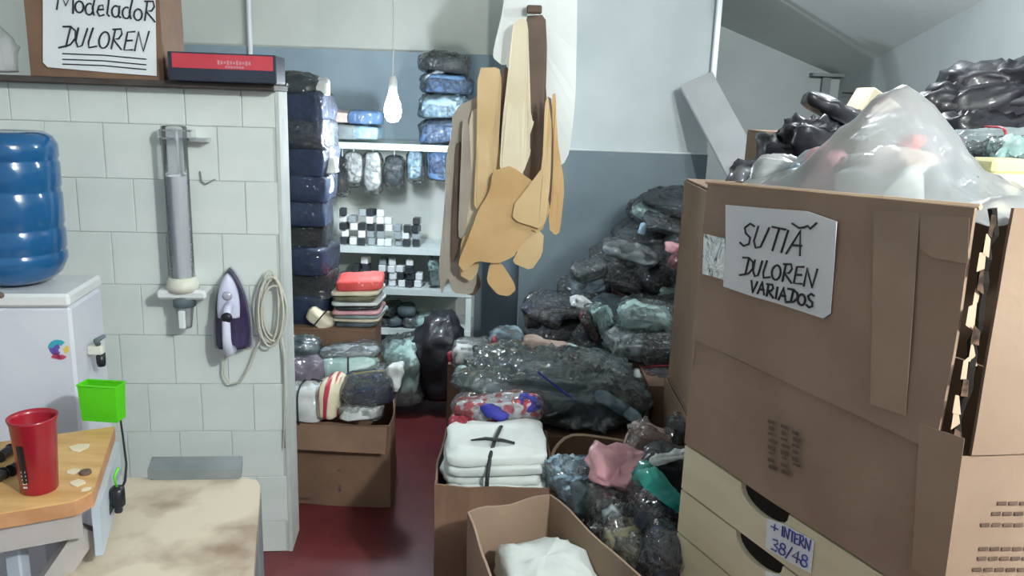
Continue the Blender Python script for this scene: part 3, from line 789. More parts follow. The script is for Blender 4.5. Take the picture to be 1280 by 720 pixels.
bun('shirt_bundle', 'slim grey bundle lying on the teal strapped bundle', 'bundle', Gb, 437, 439, 3.2, (.24, .16, .035), (0, -3, 12), 'g_grey', layers=2, amp=.008, wrap='film')
bun('knotted_bag', 'knotted white plastic bag at the corner of the worn carton', 'bag', Gb, 492, 473, 3.05, (.06, .07, .13), (0, 8, 0), 'g_white', spikes=3, amp=.012)
bun('dark_bag', 'dusky purple cloth bag wedged beside the partition', 'bag', Gb, 379, 462, 3.1, (.16, .2, .12), (0, 0, 12), 'g_violetgrey', amp=.014)
bun('teal_bag', 'dull teal garment bag wedged beside the partition', 'bag', Gb, 373, 437, 3.2, (.17, .18, .1), (0, 0, 8), 'g_teal' if 0 else 'g_slate', amp=.014, wrap='film_tint')
# second carton behind
c2 = [(P(340, 450, 3.36).x, 3.36), (P(470, 450, 3.36).x, 3.34), (P(473, 450, 3.7).x, 3.78), (P(340, 450, 3.36).x, 3.78)]
z2 = P(430, 414, 3.36).z
carton('stack_carton', 'brown closed carton under the red-topped stack of clothes', c2, 0.001, z2, 'kraft_dark', closed=True, bulge=.005, seed=21)
zc = z2 + .008
Gs = 'folded clothes stacked on the closed carton'
cols = ['g_slate', 'g_cream', 'g_grey', 'g_pink', 'g_charcoal', 'g_white', 'g_olive', 'g_cream', 'g_coral']
labs = ['slate', 'cream', 'grey', 'dusty pink', 'charcoal', 'white', 'olive', 'thin cream', 'coral red']
xs = (P(450, 400, 3.5).x)
zz = zc; hts = [.022, .018, .018, .016, .022, .018, .026, .02, .05]
for k, (cm, lb, h) in enumerate(zip(cols, labs, hts)):
    rr = random.Random(k + 60)
    packet('folded_garment', lb + ' folded garment in the stack on the closed carton', 'garment', Gs,
           (xs + rr.uniform(-.008, .008), 3.5 + rr.uniform(-.01, .01), zz + h * .5), (.2 + rr.uniform(-.02, .015), .22, h * 1.25), (0, -2 if k < 8 else -4, rr.uniform(-6, 6)), cm, amp=.005, e=(.5, .3), fold=.0015)
    zz += h
# black strapped cream bundle at the foot of the navy tower
bun('shirt_bundle', 'cream bundle with a black strap leaning beside the red-topped stack', 'bundle', None, 402, 396, 3.45, (.12, .16, .07), (0, 38, 0), 'g_cream', strap=('ink', 'y'), amp=.008)
# tower of dark bundles
Gt = 'dark garment bundles in the tall tower behind the partition'
tx = P(383, 300, 3.55).x; zz = zc
tops = P(383, 122, 3.55).z; n = 9; hh = (tops - zz) / n
for k in range(n):
    rr = random.Random(k + 5); cm = 'g_navy' if k >= n - 5 else ('g_black' if k % 2 else 'g_navy')
    lab = 'black garment bundle in the tall tower behind the partition' if cm == 'g_black' else 'navy garment bundle in the tall tower behind the partition'
    lab = lab.replace('in the tall tower', ['first', 'second', 'third', 'fourth', 'fifth', 'sixth', 'seventh', 'eighth', 'ninth'][k] + ' from the carton in the tall tower')
    if k == n - 1: lab = 'topmost navy bundle of the tall tower behind the partition'
    packet('garment_bundle', lab, 'bundle', Gt, (tx + rr.uniform(-.012, .012) - .03, 3.55 + rr.uniform(-.01, .02), zz + hh / 2), (.30 + rr.uniform(-.03, .02), .28, hh * (1.25 + rr.uniform(0, .25))), (rr.uniform(-2, 2), rr.uniform(-3, 3), rr.uniform(-5, 5)), cm,
           wrap='film' if k == n - 2 else None, amp=.012, e=(.22, .28), freq=6)
    zz += hh
packet('black_bag', 'grey-black plastic bag lying on top of the navy tower', 'bag', None, (tx - .04, 3.52, tops + .045), (.24, .22, .1), (0, 0, 10), 'g_charcoal', spikes=2, amp=.014)
packet('white_bag', 'small white plastic bag on the corner of the navy tower', 'bag', None, P(403, 110, 3.5), (.06, .08, .08), (0, 0, 0), 'g_white', spikes=2, amp=.01)
for px, py, s in ((407, 190, (.05, .06, .07)), (414, 208, (.05, .06, .08)), (408, 232, (.04, .05, .09))):
    packet('tissue_wad', 'crumpled white plastic wad poking from the navy tower', 'bag', 'white wads beside the navy tower', P(px, py, 3.5), s, (0, 0, 0), 'g_white', spikes=3, amp=.01, freq=18, nu=20, nv=10)

# ------------------------------------------------------------------ white steel shelf unit
SY0, SY1 = 4.35, 4.70
sx0, sx1 = P(398, 300, SY0).x, P(592, 250, SY0).x
zs = [P(475, y, SY0).z for y in (457, 410, 360, 309, 179)]
t = thing('shelf_unit', 'white steel shelf unit full of small packs behind the hanging bulb', 'shelf', ((sx0 + sx1) / 2, (SY0 + SY1) / 2, 0))
for x in (sx0 + .015, sx1 - .015):
    for y in (SY0 + .015, SY1 - .015):
        build('post', MB().box((x, y, (zs[4] + .03) / 2), (.03, .03, zs[4] + .03)), 'steel_white', t)
for z in zs:
    sh = build('shelf_board', MB().box(((sx0 + sx1) / 2, (SY0 + SY1) / 2, z - .005), (sx1 - sx0 - .004, SY1 - SY0 - .004, .008)), 'steel_white', t)
    build('lip', MB().box(((sx0 + sx1) / 2, SY0 - .003, z - .018), (sx1 - sx0, .006, .034)), 'steel_white', sh)
build('back_panel', MB().box(((sx0 + sx1) / 2, SY1 + .004, zs[4] / 2 + .1), (sx1 - sx0, .006, zs[4] - .2)), 'wall_cream', t)
# small packs: white faced and black boxes in untidy tiers
proto = {}
def pack_proto(kind):
    m = MB().box((0, 0, 0), (.040, .06, .04), bev=.005)
    me = bpy.data.meshes.new('small_pack'); me.from_pydata([tuple(v) for v in m.v], [], m.f); me.materials.append(MATS[kind]); return me
mat('pack_white', 'd5dadb', 'e2e6e6', rough=.3, coat=.6)
mat('pack_black', '22262a', '3a4044', rough=.3, coat=.6)
mat('pack_grey', '7d878b', '9aa4a7', rough=.3, coat=.6)
for k in ('pack_white', 'pack_black', 'pack_grey'): proto[k] = pack_proto(k)
cw = {'pack_white': 'white', 'pack_black': 'black', 'pack_grey': 'grey'}
def packs(zi, px0, px1, tiers, what, seed):
    rr = random.Random(seed)
    x0, x1 = P(px0, 300, SY0 + .06).x, P(px1, 300, SY0 + .06).x; n = int((x1 - x0) / .05)
    for ti in range(tiers):
        for i in range(n):
            if ti and rr.random() < .11 * ti: continue
            kd = rr.choice(['pack_white', 'pack_black', 'pack_white', 'pack_grey', 'pack_black'])
            o = bpy.data.objects.new('small_pack', proto[kd]); COL.objects.link(o)
            o.location = (x0 + (i + .5) * .05 + rr.uniform(-.003, .003), SY0 + .05 + rr.uniform(0, .03), zs[zi] + .021 + ti * .0405)
            o.rotation_euler = (0, 0, rr.uniform(-.3, .3))
            tag(o, 'small %s pack on the %s of the white unit' % (cw[kd], what), 'pack', 'small packs on the ' + what)
packs(3, 425, 532, 5, 'shelf below the hanging bags', 1)
packs(2, 440, 536, 4, 'shelf under the tall packs', 2)
Gd = 'dark packets on the low shelf'
for i, (px, cm) in enumerate(((478, 'g_charcoal'), (495, 'g_slate'), (513, 'g_grey'), (528, 'g_mint'), (487, 'g_black'), (508, 'g_slate'))):
    rr = random.Random(i)
    lv = 0 if i < 4 else 1
    packet('garment_packet', {'g_charcoal': 'charcoal', 'g_slate': 'slate grey', 'g_grey': 'pale grey', 'g_mint': 'pale mint', 'g_black': 'black'}[cm] + ' wrapped packet lying on the low shelf of the unit', 'packet', Gd,
           (P(px, 400, SY0 + .1).x, SY0 + .11, zs[1] + .03 + lv * .055), (.1, .2, .06), (0, rr.uniform(-8, 8), rr.uniform(-12, 12)), cm, amp=.007, nu=22, nv=10, wrap='film' if i % 2 == 0 else None)
# hanging bags below the upper shelf
for i, (px, y0, y1, cm, wd, lab) in enumerate(((442, 190, 228, 'g_white', .1, 'white-topped wrapped garment'), (466, 190, 238, 'g_white', .09, 'long white wrapped garment'), (493, 196, 230, 'g_slate', .1, 'slate grey wrapped garment'), (519, 188, 224, 'g_skyblue', .08, 'pale blue wrapped garment'), (428, 196, 240, 'g_charcoal', .07, 'charcoal wrapped garment'))):
    a, b = P(px, y0, SY0 + .06), P(px, y1, SY0 + .06); L = (a.z - b.z)
    t = thing('hanging_packet', lab + ' hanging under the upper shelf of the unit', 'packet', (a.x, SY0 + .06, b.z), 'packets hanging under the upper shelf')
    build('garment', blob((a.x, SY0 + .06, (a.z + b.z) / 2), (wd, .05, L), (0, 0, 0), 200 + i, amp=.008, freq=16, nu=22, nv=12, flat=0), cm, t, True)
    build('plastic_wrap', blob((a.x, SY0 + .06, (a.z + b.z) / 2 - .01), (wd + .02, .06, L + .03), (0, 0, 0), 260 + i, amp=.008, freq=16, nu=22, nv=12, flat=0), 'film', t, True)
    build('hook', MB().tube([(a.x, SY0 + .06, a.z - .01), (a.x, SY0 + .06, zs[4] - .012)], .003, 6), 'steel_white', t)
# load on top of the unit
ztop = zs[4]
for i, (px, w_, d_, h_, cm, lab) in enumerate(((432, .19, .2, .09, 'g_grey', 'grey flat box of garments'), (458, .17, .2, .08, 'g_skyblue', 'pale blue packet'), (432, .17, .18, .07, 'g_peach', 'dusty beige packet'), (458, .18, .18, .08, 'g_blue', 'blue packet'))):
    lv = i // 2
    packet('top_packet', lab + ' on top of the white shelf unit', 'packet', 'packets on top of the shelf unit', (P(px, 150, SY0 + .14).x, SY0 + .13, ztop + (.045 if lv == 0 else .125)), (w_, d_, h_), (0, 0, i * 5 - 8), cm, amp=.008, e=(.35, .3))
zz = ztop
for i, (h_, cm, lab, dx) in enumerate(((.13, 'g_blue', 'blue plastic-wrapped bundle at the base of the pile on the shelf unit', .02), (.13, 'g_skyblue', 'pale blue wrapped bundle in the pile on the shelf unit', 0), (.11, 'g_blue', 'deep blue wrapped bundle below the topmost one on the shelf unit', .01), (.1, 'g_charcoal', 'dark topmost bag of the blue pile on the shelf unit', .0))):
    packet('blue_bundle', lab, 'bundle', None, (P(555, 120, SY0 + .15).x + dx, SY0 + .16, zz + h_ / 2), (.29 - .02 * i, .28, h_ * 1.1), (0, -6 + 4 * i, i * 7), cm, wrap='film', amp=.014, spikes=i // 2)
    zz += h_
packet('grey_packet', 'light grey packet slanting on the dark bag of the blue pile', 'packet', None, (P(545, 88, SY0 + .08).x, SY0 + .08, P(545, 92, SY0 + .08).z), (.14, .1, .045), (0, -28, 10), 'g_grey', amp=.006)
packet('blue_bundle', 'blue garment bag hanging in the upper bay beside the hanging packets', 'bag', None, (P(549, 205, SY0 + .1).x, SY0 + .1, P(549, 208, SY0).z), (.12, .12, .22), (0, 0, 0), 'g_blue', wrap='film', amp=.014)
packet('wrapped_roll', 'clear wrapped bag standing at the right end of the packs', 'bag', None, (P(543, 340, SY0 + .06).x, SY0 + .08, zs[2] + .09), (.06, .1, .2), (0, -6, 0), 'g_mint', wrap='film', amp=.012)
# bags on the floor before the unit
packet('floor_bag', 'pale blue-grey plastic bag on the floor before the shelf unit', 'bag', None, (P(503, 440, 4.0).x, 4.0, .19), (.22, .26, .38), (0, 0, 0), 'g_mint', wrap='film', amp=.03, freq=7)
packet('floor_bag', 'black plastic bag on the floor under the hanging patterns', 'bag', None, (P(552, 440, 4.0).x, 4.02, .26), (.22, .3, .52), (0, 0, 0), 'g_polybag', amp=.03, freq=7, e=(.75, .7), spikes=3)

# ------------------------------------------------------------------ hanging card patterns, with brown strips as shade between them
HY = 3.35
mat_names = {}
def card(label, pts, Y, m, curl=0.0, n=10, tilt=0.0, fold=0):
    """pattern piece of stiff card: outline in the hanging plane, gently curved, 3 mm thick"""
    ws = [P(x, y, Y) for x, y in pts]
    zt0 = max(p.z for p in ws); xc = sum(p.x for p in ws) / len(ws)
    sm = []
    for a, b in zip(ws, ws[1:] + ws[:1]): sm += [a + (b - a) * .16, a + (b - a) * .84]
    ws = sm
    out = []
    for a, b in zip(ws, ws[1:] + ws[:1]):
        k = max(1, int((b - a).length / .05))
        for i in range(k): out.append(a + (b - a) * i / k)
    mb = MB(); d = Vector((0, .003, 0))
    def bend(p): return Vector((p.x, p.y + curl * ((p.x - xc) / .1) ** 2 * .1 + tilt * (zt0 - p.z) + .006 * math.sin(p.z * 9 + xc * 40), p.z))
    import bmesh as _b
    bm = _b.new(); vs = [bm.verts.new(p) for p in out]; f = bm.faces.new(vs)
    _b.ops.triangulate(bm, faces=[f])
    _b.ops.subdivide_edges(bm, edges=[e for e in bm.edges if not e.is_boundary], cuts=1, use_grid_fill=False)
    _b.ops.triangulate(bm, faces=bm.faces[:])
    for v in bm.verts: v.co = bend(v.co)
    ret = _b.ops.extrude_face_region(bm, geom=bm.faces[:])
    for v in [g for g in ret['geom'] if isinstance(g, _b.types.BMVert)]: v.co += d
    _b.ops.recalc_face_normals(bm, faces=bm.faces[:])
    bm.verts.index_update()
    mb.add([v.co.copy() for v in bm.verts], [tuple(v.index for v in f.verts) for f in bm.faces]); bm.free()
    o = build('pattern_piece', mb, m)
    return tag(o, label, 'card pattern', 'card sewing patterns hanging in a bunch')
card('tall white card pattern at the back of the hanging bunch', [(634, -40), (722, -40), (721, 60), (719, 128), (712, 190), (704, 206), (690, 205), (668, 210), (640, 200), (632, 120), (634, 40)], HY + .10, 'white_card')
card('white tapering card pattern on the left of the white sheet', [(634, -30), (665, -30), (660, 20), (643, 62), (640, 78), (628, 82), (616, 72), (617, 60), (628, 14)], HY + .05, 'white_card')
card('grey card pattern hanging lowest on the left of the bunch', [(574, 132), (590, 124), (601, 118), (604, 200), (598, 280), (596, 352), (590, 368), (566, 366), (560, 345), (552, 370), (548, 340), (556, 250), (558, 190), (566, 166), (565, 146)], HY + .055, 'grey_card')
card('narrow cream-grey strip pattern with dark cut slits', [(588, 140), (600, 132), (606, 220), (598, 300), (590, 340), (580, 336), (578, 260), (582, 200)], HY + .03, 'cream_card')
card('pale yellow oblong card pattern with a square top', [(597, 85), (624, 84), (627, 100), (625, 150), (622, 200), (612, 245), (596, 262), (592, 255), (596, 180)], HY - .01, 'tan_card')
card('tall cream card pattern with a torn corner', [(641, 30), (652, 22), (660, 28), (662, 90), (664, 150), (668, 152), (660, 176), (664, 190), (654, 216), (640, 232), (624, 216), (628, 150), (634, 100)], HY - .03, 'cream_card')
card('dark brown sheet painted as the shaded gap between the pale patterns', [(655, 20), (682, 18), (684, 60), (682, 118), (690, 150), (684, 200), (676, 240), (660, 236), (650, 200), (658, 120)], HY + .06, 'brown_card')  # fills the gap between cards, its shade put into the colour
card('broad tan card pattern with wavy lower edge', [(598, 262), (612, 240), (616, 214), (640, 206), (668, 238), (682, 236), (688, 262), (676, 292), (640, 278), (645, 318), (640, 322), (622, 330), (596, 326), (580, 340), (572, 330), (588, 290)], HY - .045, 'ochre_card')
card('tan card pattern with a rounded flap in front of the bunch', [(681, 130), (685, 118), (690, 160), (688, 230), (680, 288), (640, 275), (644, 250), (668, 246), (678, 205)], HY - .06, 'tan_card')
card('small curved tan pattern low on the right of the bunch', [(642, 276), (680, 290), (678, 318), (664, 338), (640, 328), (648, 312)], HY - .02, 'tan_card')
card('narrow ochre pattern on the right edge of the bunch', [(690, 118), (695, 116), (696, 170), (706, 232), (700, 290), (694, 294), (686, 286), (688, 220)], HY + .0, 'ochre_card')
card('little brown curled tab at the bottom of the bunch', [(612, 330), (626, 328), (642, 352), (645, 362), (636, 370), (622, 368), (608, 352)], HY - .03, 'ochre_card')
card('dark grey rounded tab behind the grey pattern', [(582, 342), (596, 338), (602, 356), (594, 370), (582, 368)], HY + .08, 'brown_card')
card('slim brown strip added as a shaded slit beside the square-topped pattern', [(625, 95), (633, 82), (639, 92), (634, 130), (628, 200), (618, 246), (612, 244), (620, 180)], HY + .01, 'brown_card')  # added strip; a dark slit between cards painted brown
card('slim ochre strip pattern hanging left of the cream one', [(612, 150), (622, 140), (626, 210), (616, 262), (604, 266), (606, 210)], HY - .005, 'ochre_card')
card('narrow brown strip added as a shaded slit on the grey pattern', [(570, 180), (577, 176), (580, 240), (572, 320), (564, 330), (566, 250)], HY + .04, 'brown_card')  # brown strip added for shading on the left of the bunch
card('pale slip pattern in front of the grey card', [(578, 150), (586, 148), (590, 230), (580, 300), (572, 296), (576, 220)], HY + .02, 'grey_card')
card('thin dark strip added as shade between the tan patterns', [(684, 120), (690, 124), (692, 200), (688, 262), (683, 258), (685, 190)], HY - .03, 'brown_card')  # shade between two cards, painted as a thin brown strip
card('tan tongue-shaped pattern at the left foot of the bunch', [(576, 300), (590, 286), (600, 300), (598, 340), (588, 352), (574, 344)], HY + .0, 'tan_card')
hk = P(668, -30, HY)
t = thing('hanging_hook', 'cord and hook that carry the bunch of card patterns', 'hook', hk)
build('cord', MB().tube([hk + Vector((0, 0, .05)), (hk.x, hk.y, ceil_z(hk.x, hk.y))], .004, 6), 'dark_wood', t)
build('hook', MB().tube([hk + Vector((.0, -.09, .02)), hk + Vector((0, -.09, -.02)), hk + Vector((0, 0, -.03)), hk + Vector((0, .12, -.02)), hk + Vector((0, .12, .03)), hk + Vector((0, 0, .05))], .005, 8), 'iron_grey', t)
build('clip', MB().box(P(668, 12, HY + .02), (.06, .05, .03), bev=.005), 'brown_card', t)
# ------------------------------------------------------------------ right: drawer cabinet and the big carton
A = P(1243, 262, 1.20); D = P(885, 228, 1.83)
A2 = Vector((A.x, A.y, 0)); D2 = Vector((D.x, D.y, 0))
E1 = (D2 - A2); LL = E1.length; E1.normalize()
E2 = Vector((.985, .17, 0)).normalized()
NF = Vector((-E1.y, E1.x, 0)); NF = NF if NF.dot(EYE - A) > 0 else -NF          # aisle-side normal
def bp(px, py, off=0.0): return PL(px, py, A2 + NF * off, NF)
ztA, ztD = bp(1243, 262).z, bp(885, 228).z
zcr = (bp(1205, 558).z + bp(870, 440).z) / 2
zbx = (bp(1000, 650).z + bp(862, 556).z) / 2
print('carton z', ztA, ztD, bp(1205, 558).z, bp(870, 440).z, bp(1000, 650).z, bp(862, 556).z, bp(1100, 715).z, 'L', LL)
WB = .52
BW = A2 + E2 * WB; BD = D2 + E2 * WB
zd_top = zbx - .001
# cabinet of cream drawers
t = thing('drawer_cabinet', 'cream wooden drawer cabinet under the big carton', 'cabinet', (A2 + BD) / 2)
ci = [A2 - E1 * .05, BW - E1 * .05 + E2 * .05, BD + E2 * .05, D2]
ci = [p - NF * .012 for p in ci]
cc = sum(ci, Vector()) / 4
build('carcass', MB().prism([p for p in ci], (0, 0, zd_top - .004)).prism([p + Vector((0, 0, zd_top - .004)) for p in ci], (0, 0, .004)), 'kraft_core', t)
DH = .118; nd = int(zd_top / DH)
fdir = -E1                                       # from far end to near end
for k in range(nd):
    zt_ = zd_top - .004 - k * DH; zb_ = zt_ - DH + .005
    a = D2 + fdir * .004; Lf = LL + .045
    pts = [a + Vector((0, 0, zb_)), a + fdir * Lf + Vector((0, 0, zb_)), a + fdir * Lf + Vector((0, 0, zt_))]
    mid, hw, dp = .285, .075, .042
    arcp = [a + fdir * (mid + hw * math.cos(q_)) + Vector((0, 0, zt_ - dp * math.sin(q_) ** .8)) for q_ in [PI * i / 12 for i in range(13)]]
    pts += arcp + [a + Vector((0, 0, zt_))]
    dr = build('drawer', MB().prism([p - NF * .011 for p in pts], NF * .013), 'cream_wood', t)
    build('notch_shade', MB().box(a + fdir * mid + Vector((0, 0, zt_ - .03)) - NF * .0115, (.17, .001, .06), ax=Matrix((fdir, NF, Vector((0, 0, 1)))).transposed()), 'gap_shade', dr)  # dark sheet painting the shade inside the handle notch
    if k < 2:
        def dp_(px, py, off=.004): return PL(px, py, A2 + NF * off, NF)
        oy = k * 75
        if k == 0:
            lb = build('paper_label', sheet_on(MB(), [dp_(960, 648), dp_(978, 654), dp_(1018, 676), dp_(1014, 716), dp_(990, 704), dp_(958, 684)], NF), 'paper', dr)
            lt = MB()
            lettering(lt, '+', dp_(962, 664, .007), dp_(976, 671, .007), dp_(962, 648) - dp_(962, 664), NF, .0016, seed=1)
            lettering(lt, 'INTERN', dp_(977, 670, .007), dp_(1014, 690, .007), dp_(977, 656) - dp_(977, 670), NF, .0017, seed=2)
            lettering(lt, '38/48', dp_(964, 686, .007), dp_(1010, 711, .007), dp_(964, 671) - dp_(964, 686), NF, .0017, slant=.25, seed=3)
            build('lettering', lt, 'ink_blue', lb)
        else:
            lb = build('paper_label', sheet_on(MB(), [dp_(958, 713), dp_(976, 719), dp_(1014, 742), dp_(1010, 772), dp_(956, 746)], NF), 'paper', dr)
# the carton, flaps up
t = thing('flap_carton', 'large brown carton with upright taped flaps and a white handwritten sign', 'box', Vector(((A2.x + BD.x) / 2, (A2.y + BD.y) / 2, zbx)))
quad = [A2, BW, BD, D2]
body = MB()
slab(body, D2, A2, zbx, zcr, .006, .006, 31, nx=16)
slab(body, A2, BW, zbx, zcr, .006, .003, 32)
slab(body, BW, BD, zbx, zcr, .006, .004, 33)
slab(body, BD, D2, zbx, zcr, .006, .004, 34)
body.prism([(p.x, p.y, zbx + .001) for p in quad], (0, 0, .008))
build('body', body, 'kraft', t)
inx = E2 * .006 - E1 * .0
fa = MB(); slab(fa, D2 + NF * .002, A2 + E1 * .022 + NF * .010, zcr + .003, (ztA + ztD) / 2, .006, .006, 41, nx=22, nz=12, ztop=lambda u: ztD + (ztA - ztD) * u - (ztA + ztD) / 2)
flapA = build('flap', fa, 'kraft', t)
fb = MB(); slab(fb, A2 + E2 * .035, BW, zcr + .003, ztA + .002, .006, .006, 42)
flapB = build('flap', fb, 'kraft', t)
fc = MB(); slab(fc, BW, BD, zcr + .003, ztD + .01, .006, .006, 43); build('flap', fc, 'kraft', t)
fd = MB(); slab(fd, BD, D2 + E2 * .012, zcr + .003, ztD + .004, .006, .006, 44); build('flap', fd, 'kraft', t)
# dark core painting the shade in the gap between the two near flaps
cr = MB(); rnd = random.Random(8)
path = []
for i in range(22):
    z = zcr + (ztA - zcr) * i / 21
    path.append(A2 + E1 * (.012 + rnd.uniform(-.004, .004)) + E2 * (.014 + rnd.uniform(-.004, .004)) + Vector((0, 0, z)))
cr.tube(path, [.008 + rnd.uniform(-.002, .002) for _ in path], 6)
build('corner_shade', cr, 'gap_shade', t)
for i in range(13):
    z = zcr + .02 + (ztA - zcr - .03) * i / 13; a_ = A2 + E1 * rnd.uniform(.0, .012) + E2 * rnd.uniform(-.002, .02) + NF * .008
    build('torn_flake', MB().prism([a_ + Vector((0, 0, z)), a_ + E2 * rnd.uniform(.008, .016) + Vector((0, 0, z + rnd.uniform(-.01, .01))), a_ + E2 * rnd.uniform(.004, .012) + Vector((0, 0, z + rnd.uniform(.02, .04))), a_ + Vector((0, 0, z + .03))], NF * .002), 'kraft_cut' if i % 3 else 'kraft_core', t)
# folded rim: pale cut edge along the top of the aisle-side flap
rim = MB(); rim.tube([D2 + (A2 + E1 * .02 - D2) * u + NF * .003 + Vector((0, 0, ztD + (ztA - ztD) * u + .001)) for u in [i / 14 for i in range(15)]], .005, 6)
build('rim', rim, 'kraft_cut', flapA)
# tapes
def tape(m, pts, off=.014):
    return build('tape', MB().prism([bp(x, y, off) for x, y in pts], NF * .0006), m, t)
tape('tape_brown', [(1150, 268), (1212, 272), (1210, 330), (1165, 322), (1150, 310)], .0135)
tape('tape', [(880, 292), (906, 298), (906, 350), (878, 342)], .017)
tape('tape_brown', [(1093, 262), (1150, 266), (1132, 520), (1088, 505)], .0135)
tape('tape_brown', [(1150, 530), (1206, 548), (1180, 735), (1140, 710)], .012)
# vertical print on the lower panel
pm = MB()
for cx_, n_, y0_ in ((960, 8, 524), (976, 8, 530), (990, 6, 538)):
    for k in range(n_):
        x, y, a_, h_ = cx_ + (k % 2), y0_ + k * 8, (9, 6, 8, 10)[(k + cx_) % 4], (4, 5, 3)[k % 3]
        pm.prism([bp(x, y, .011), bp(x + a_, y + a_ * .4, .011), bp(x + a_, y + h_ + a_ * .4, .011), bp(x, y + h_, .011)], NF * .0006)
tag(build('print', pm, 'print_ink', t), kind='stuff')
NR = Vector((E2.y, -E2.x, 0))
def rp(px, py, off=.005): return PL(px, py, A2 + NR * off, NR)
pm = MB()
for y, x0 in ((627, 1247), (640, 1240), (654, 1226), (684, 1224), (696, 1222), (710, 1216)):
    for k in range(5):
        xx = x0 + k * 14
        pm.prism([rp(xx, y, .006), rp(xx + 11, y - .5, .006), rp(xx + 11, y + 4, .006), rp(xx, y + 4.5, .006)], NR * .0006)
tag(build('print', pm, 'print_ink', t), kind='stuff')
pr = build('near_panel', MB().prism([A2 + E2 * .01 + NR * .0035 + Vector((0, 0, zbx)), BW + NR * .0035 + Vector((0, 0, zbx)), BW + NR * .0035 + Vector((0, 0, zcr)), A2 + E2 * .01 + NR * .0035 + Vector((0, 0, zcr))], NR * .001), 'kraft', t)
# paper sign
SO = .015
ps = build('paper_sign', sheet_on(MB(), [bp(908, 256, SO), bp(955, 260, SO), bp(1010, 264, SO), bp(1047, 277, SO), bp(1043, 340, SO), bp(1039, 392, SO), bp(1030, 398, SO), bp(975, 380, SO), bp(940, 370, SO), bp(905, 358, SO), bp(908, 300, SO)], NF), 'paper', flapA)
lt = MB(); so_ = SO + .003
def sp_(x, y): return bp(x, y, so_)
lettering(lt, 'SUTIA~', sp_(924, 306), sp_(1004, 320), sp_(924, 280) - sp_(924, 309), NF, .0022, seed=4, slant=.5)
lettering(lt, 'DULOREN', sp_(927, 343), sp_(1020, 360), sp_(927, 321) - sp_(927, 343), NF, .0022, seed=5, slant=.3)
lettering(lt, 'VARIADOS', sp_(938, 365), sp_(1018, 386), sp_(938, 349) - sp_(938, 365), NF, .0024, seed=6, slant=.2)
build('lettering', lt, 'ink', ps)

# white see-through bag and the clothes in it
def boxpt(u, v, z): return D2 + fdir * (LL * u) + E2 * (WB * v) + Vector((0, 0, z))
zr = (ztA + ztD) / 2
Gw = 'clothes in the white plastic bag of the big carton'
for px, py, v, size, rot, m, lab in ((1040, 226, .2, (.12, .1, .12), (0, 20, 30), 'g_pink', 'dusty pink garment inside the white plastic bag'),
                                      (1056, 238, .12, (.06, .06, .05), (0, 0, 0), 'g_red', 'deep red garment inside the white plastic bag'),
                                      (1092, 226, .25, (.14, .12, .12), (0, -15, 20), 'g_olive', 'olive brown garment inside the white plastic bag'),
                                      (1130, 228, .2, (.12, .12, .12), (10, 0, 0), 'g_peach', 'pale peach garment inside the white plastic bag'),
                                      (1158, 198, .3, (.09, .08, .12), (0, 25, 0), 'g_violetgrey', 'mauve grey garment inside the white plastic bag'),
                                      (1145, 184, .25, (.05, .06, .05), (0, 0, 0), 'g_coral', 'coral garment high inside the white plastic bag'),
                                      (1180, 234, .24, (.1, .1, .09), (0, 0, 0), 'g_slate', 'slate grey garment inside the white plastic bag'),
                                      (1010, 232, .2, (.12, .1, .09), (0, 0, 0), 'g_skyblue', 'pale blue garment inside the white plastic bag')):
    d = ray(px, py); pl0 = A2 + E2 * (WB * (v + .12)); c = EYE + d * ((pl0 - EYE).dot(NF) / d.dot(NF))
    packet('garment', lab, 'garment', Gw, c, size, rot, m, amp=.01, freq=14, nu=20, nv=10)
# bag surface: tent over the carton opening
def tent(u, v):
    # u along the aisle-side rim (0 far .. 1 near), v away from the aisle
    e = max(0.0, min(1, min(v, 1 - v) / .16)); e2_ = max(0.0, min(1, min(u + .04, 1.0 - u) / .12))
    base = .035 * math.sin(min(1, e) * PI / 2) * e2_
    pk = .165 * max(0, 1 - math.hypot((u - .47) / (.36 if u < .47 else .33), (v - .30) / .42)) ** 1.5
    rdg = .05 * math.exp(-((u - .45) / .16) ** 2 - ((v - .3) / .25) ** 2)
    lobe = .055 * math.exp(-((u - .12) / .08) ** 2 - ((v - .35) / .25) ** 2)
    ang = math.atan2(v - .3, u - .47); rr_ = math.hypot(u - .47, v - .3)
    n_ = .008 * math.sin(7 * ang + 5 * noise.noise(Vector((u * 4, v * 4, 1)))) * min(1, rr_ * 5) + .016 * noise.noise(Vector((u * 6, v * 6, 3))) + .008 * noise.noise(Vector((u * 14, v * 10, 8)))
    n_ += .016 * ((1 - abs(noise.noise(Vector((u * 7 + v * 3, v * 8 - u * 2, 6))))) ** 3 - .5)
    return base + (pk + rdg + lobe) * min(1, e * 1.3) + n_ * e
vs = []; fs = []; NU, NV = 56, 34
for j in range(NV + 1):
    for i in range(NU + 1):
        u, v = .02 + .95 * i / NU, .03 + .94 * j / NV
        vs.append(boxpt(u, v, ztD + (ztA - ztD) * u - .03 + tent(u, v)))
for j in range(NV):
    for i in range(NU):
        q_ = j * (NU + 1) + i; fs.append((q_, q_ + 1, q_ + NU + 2, q_ + NU + 1))
bag = MB().add(vs, fs)
tag(build('plastic_bag', bag, 'film_white', None, True), 'white translucent plastic bag of clothes bulging out of the big carton', 'bag')
c = boxpt(.04, .28, ztD + .022)
packet('white_garment', 'crumpled white garment filling the peak of the white plastic bag', 'garment', Gw, boxpt(.45, .36, (ztA + ztD) / 2 - .005), (.2, .18, .13), (0, 0, -60), 'g_cloth_white', amp=.014, freq=10)
packet('bag_end', 'puffed end of clear plastic bag at the far corner of the big carton', 'bag', None, c, (.1, .16, .09), (0, 0, -20), 'film_white', amp=.008, freq=9)
c = boxpt(.985, .42, ztA + .0)
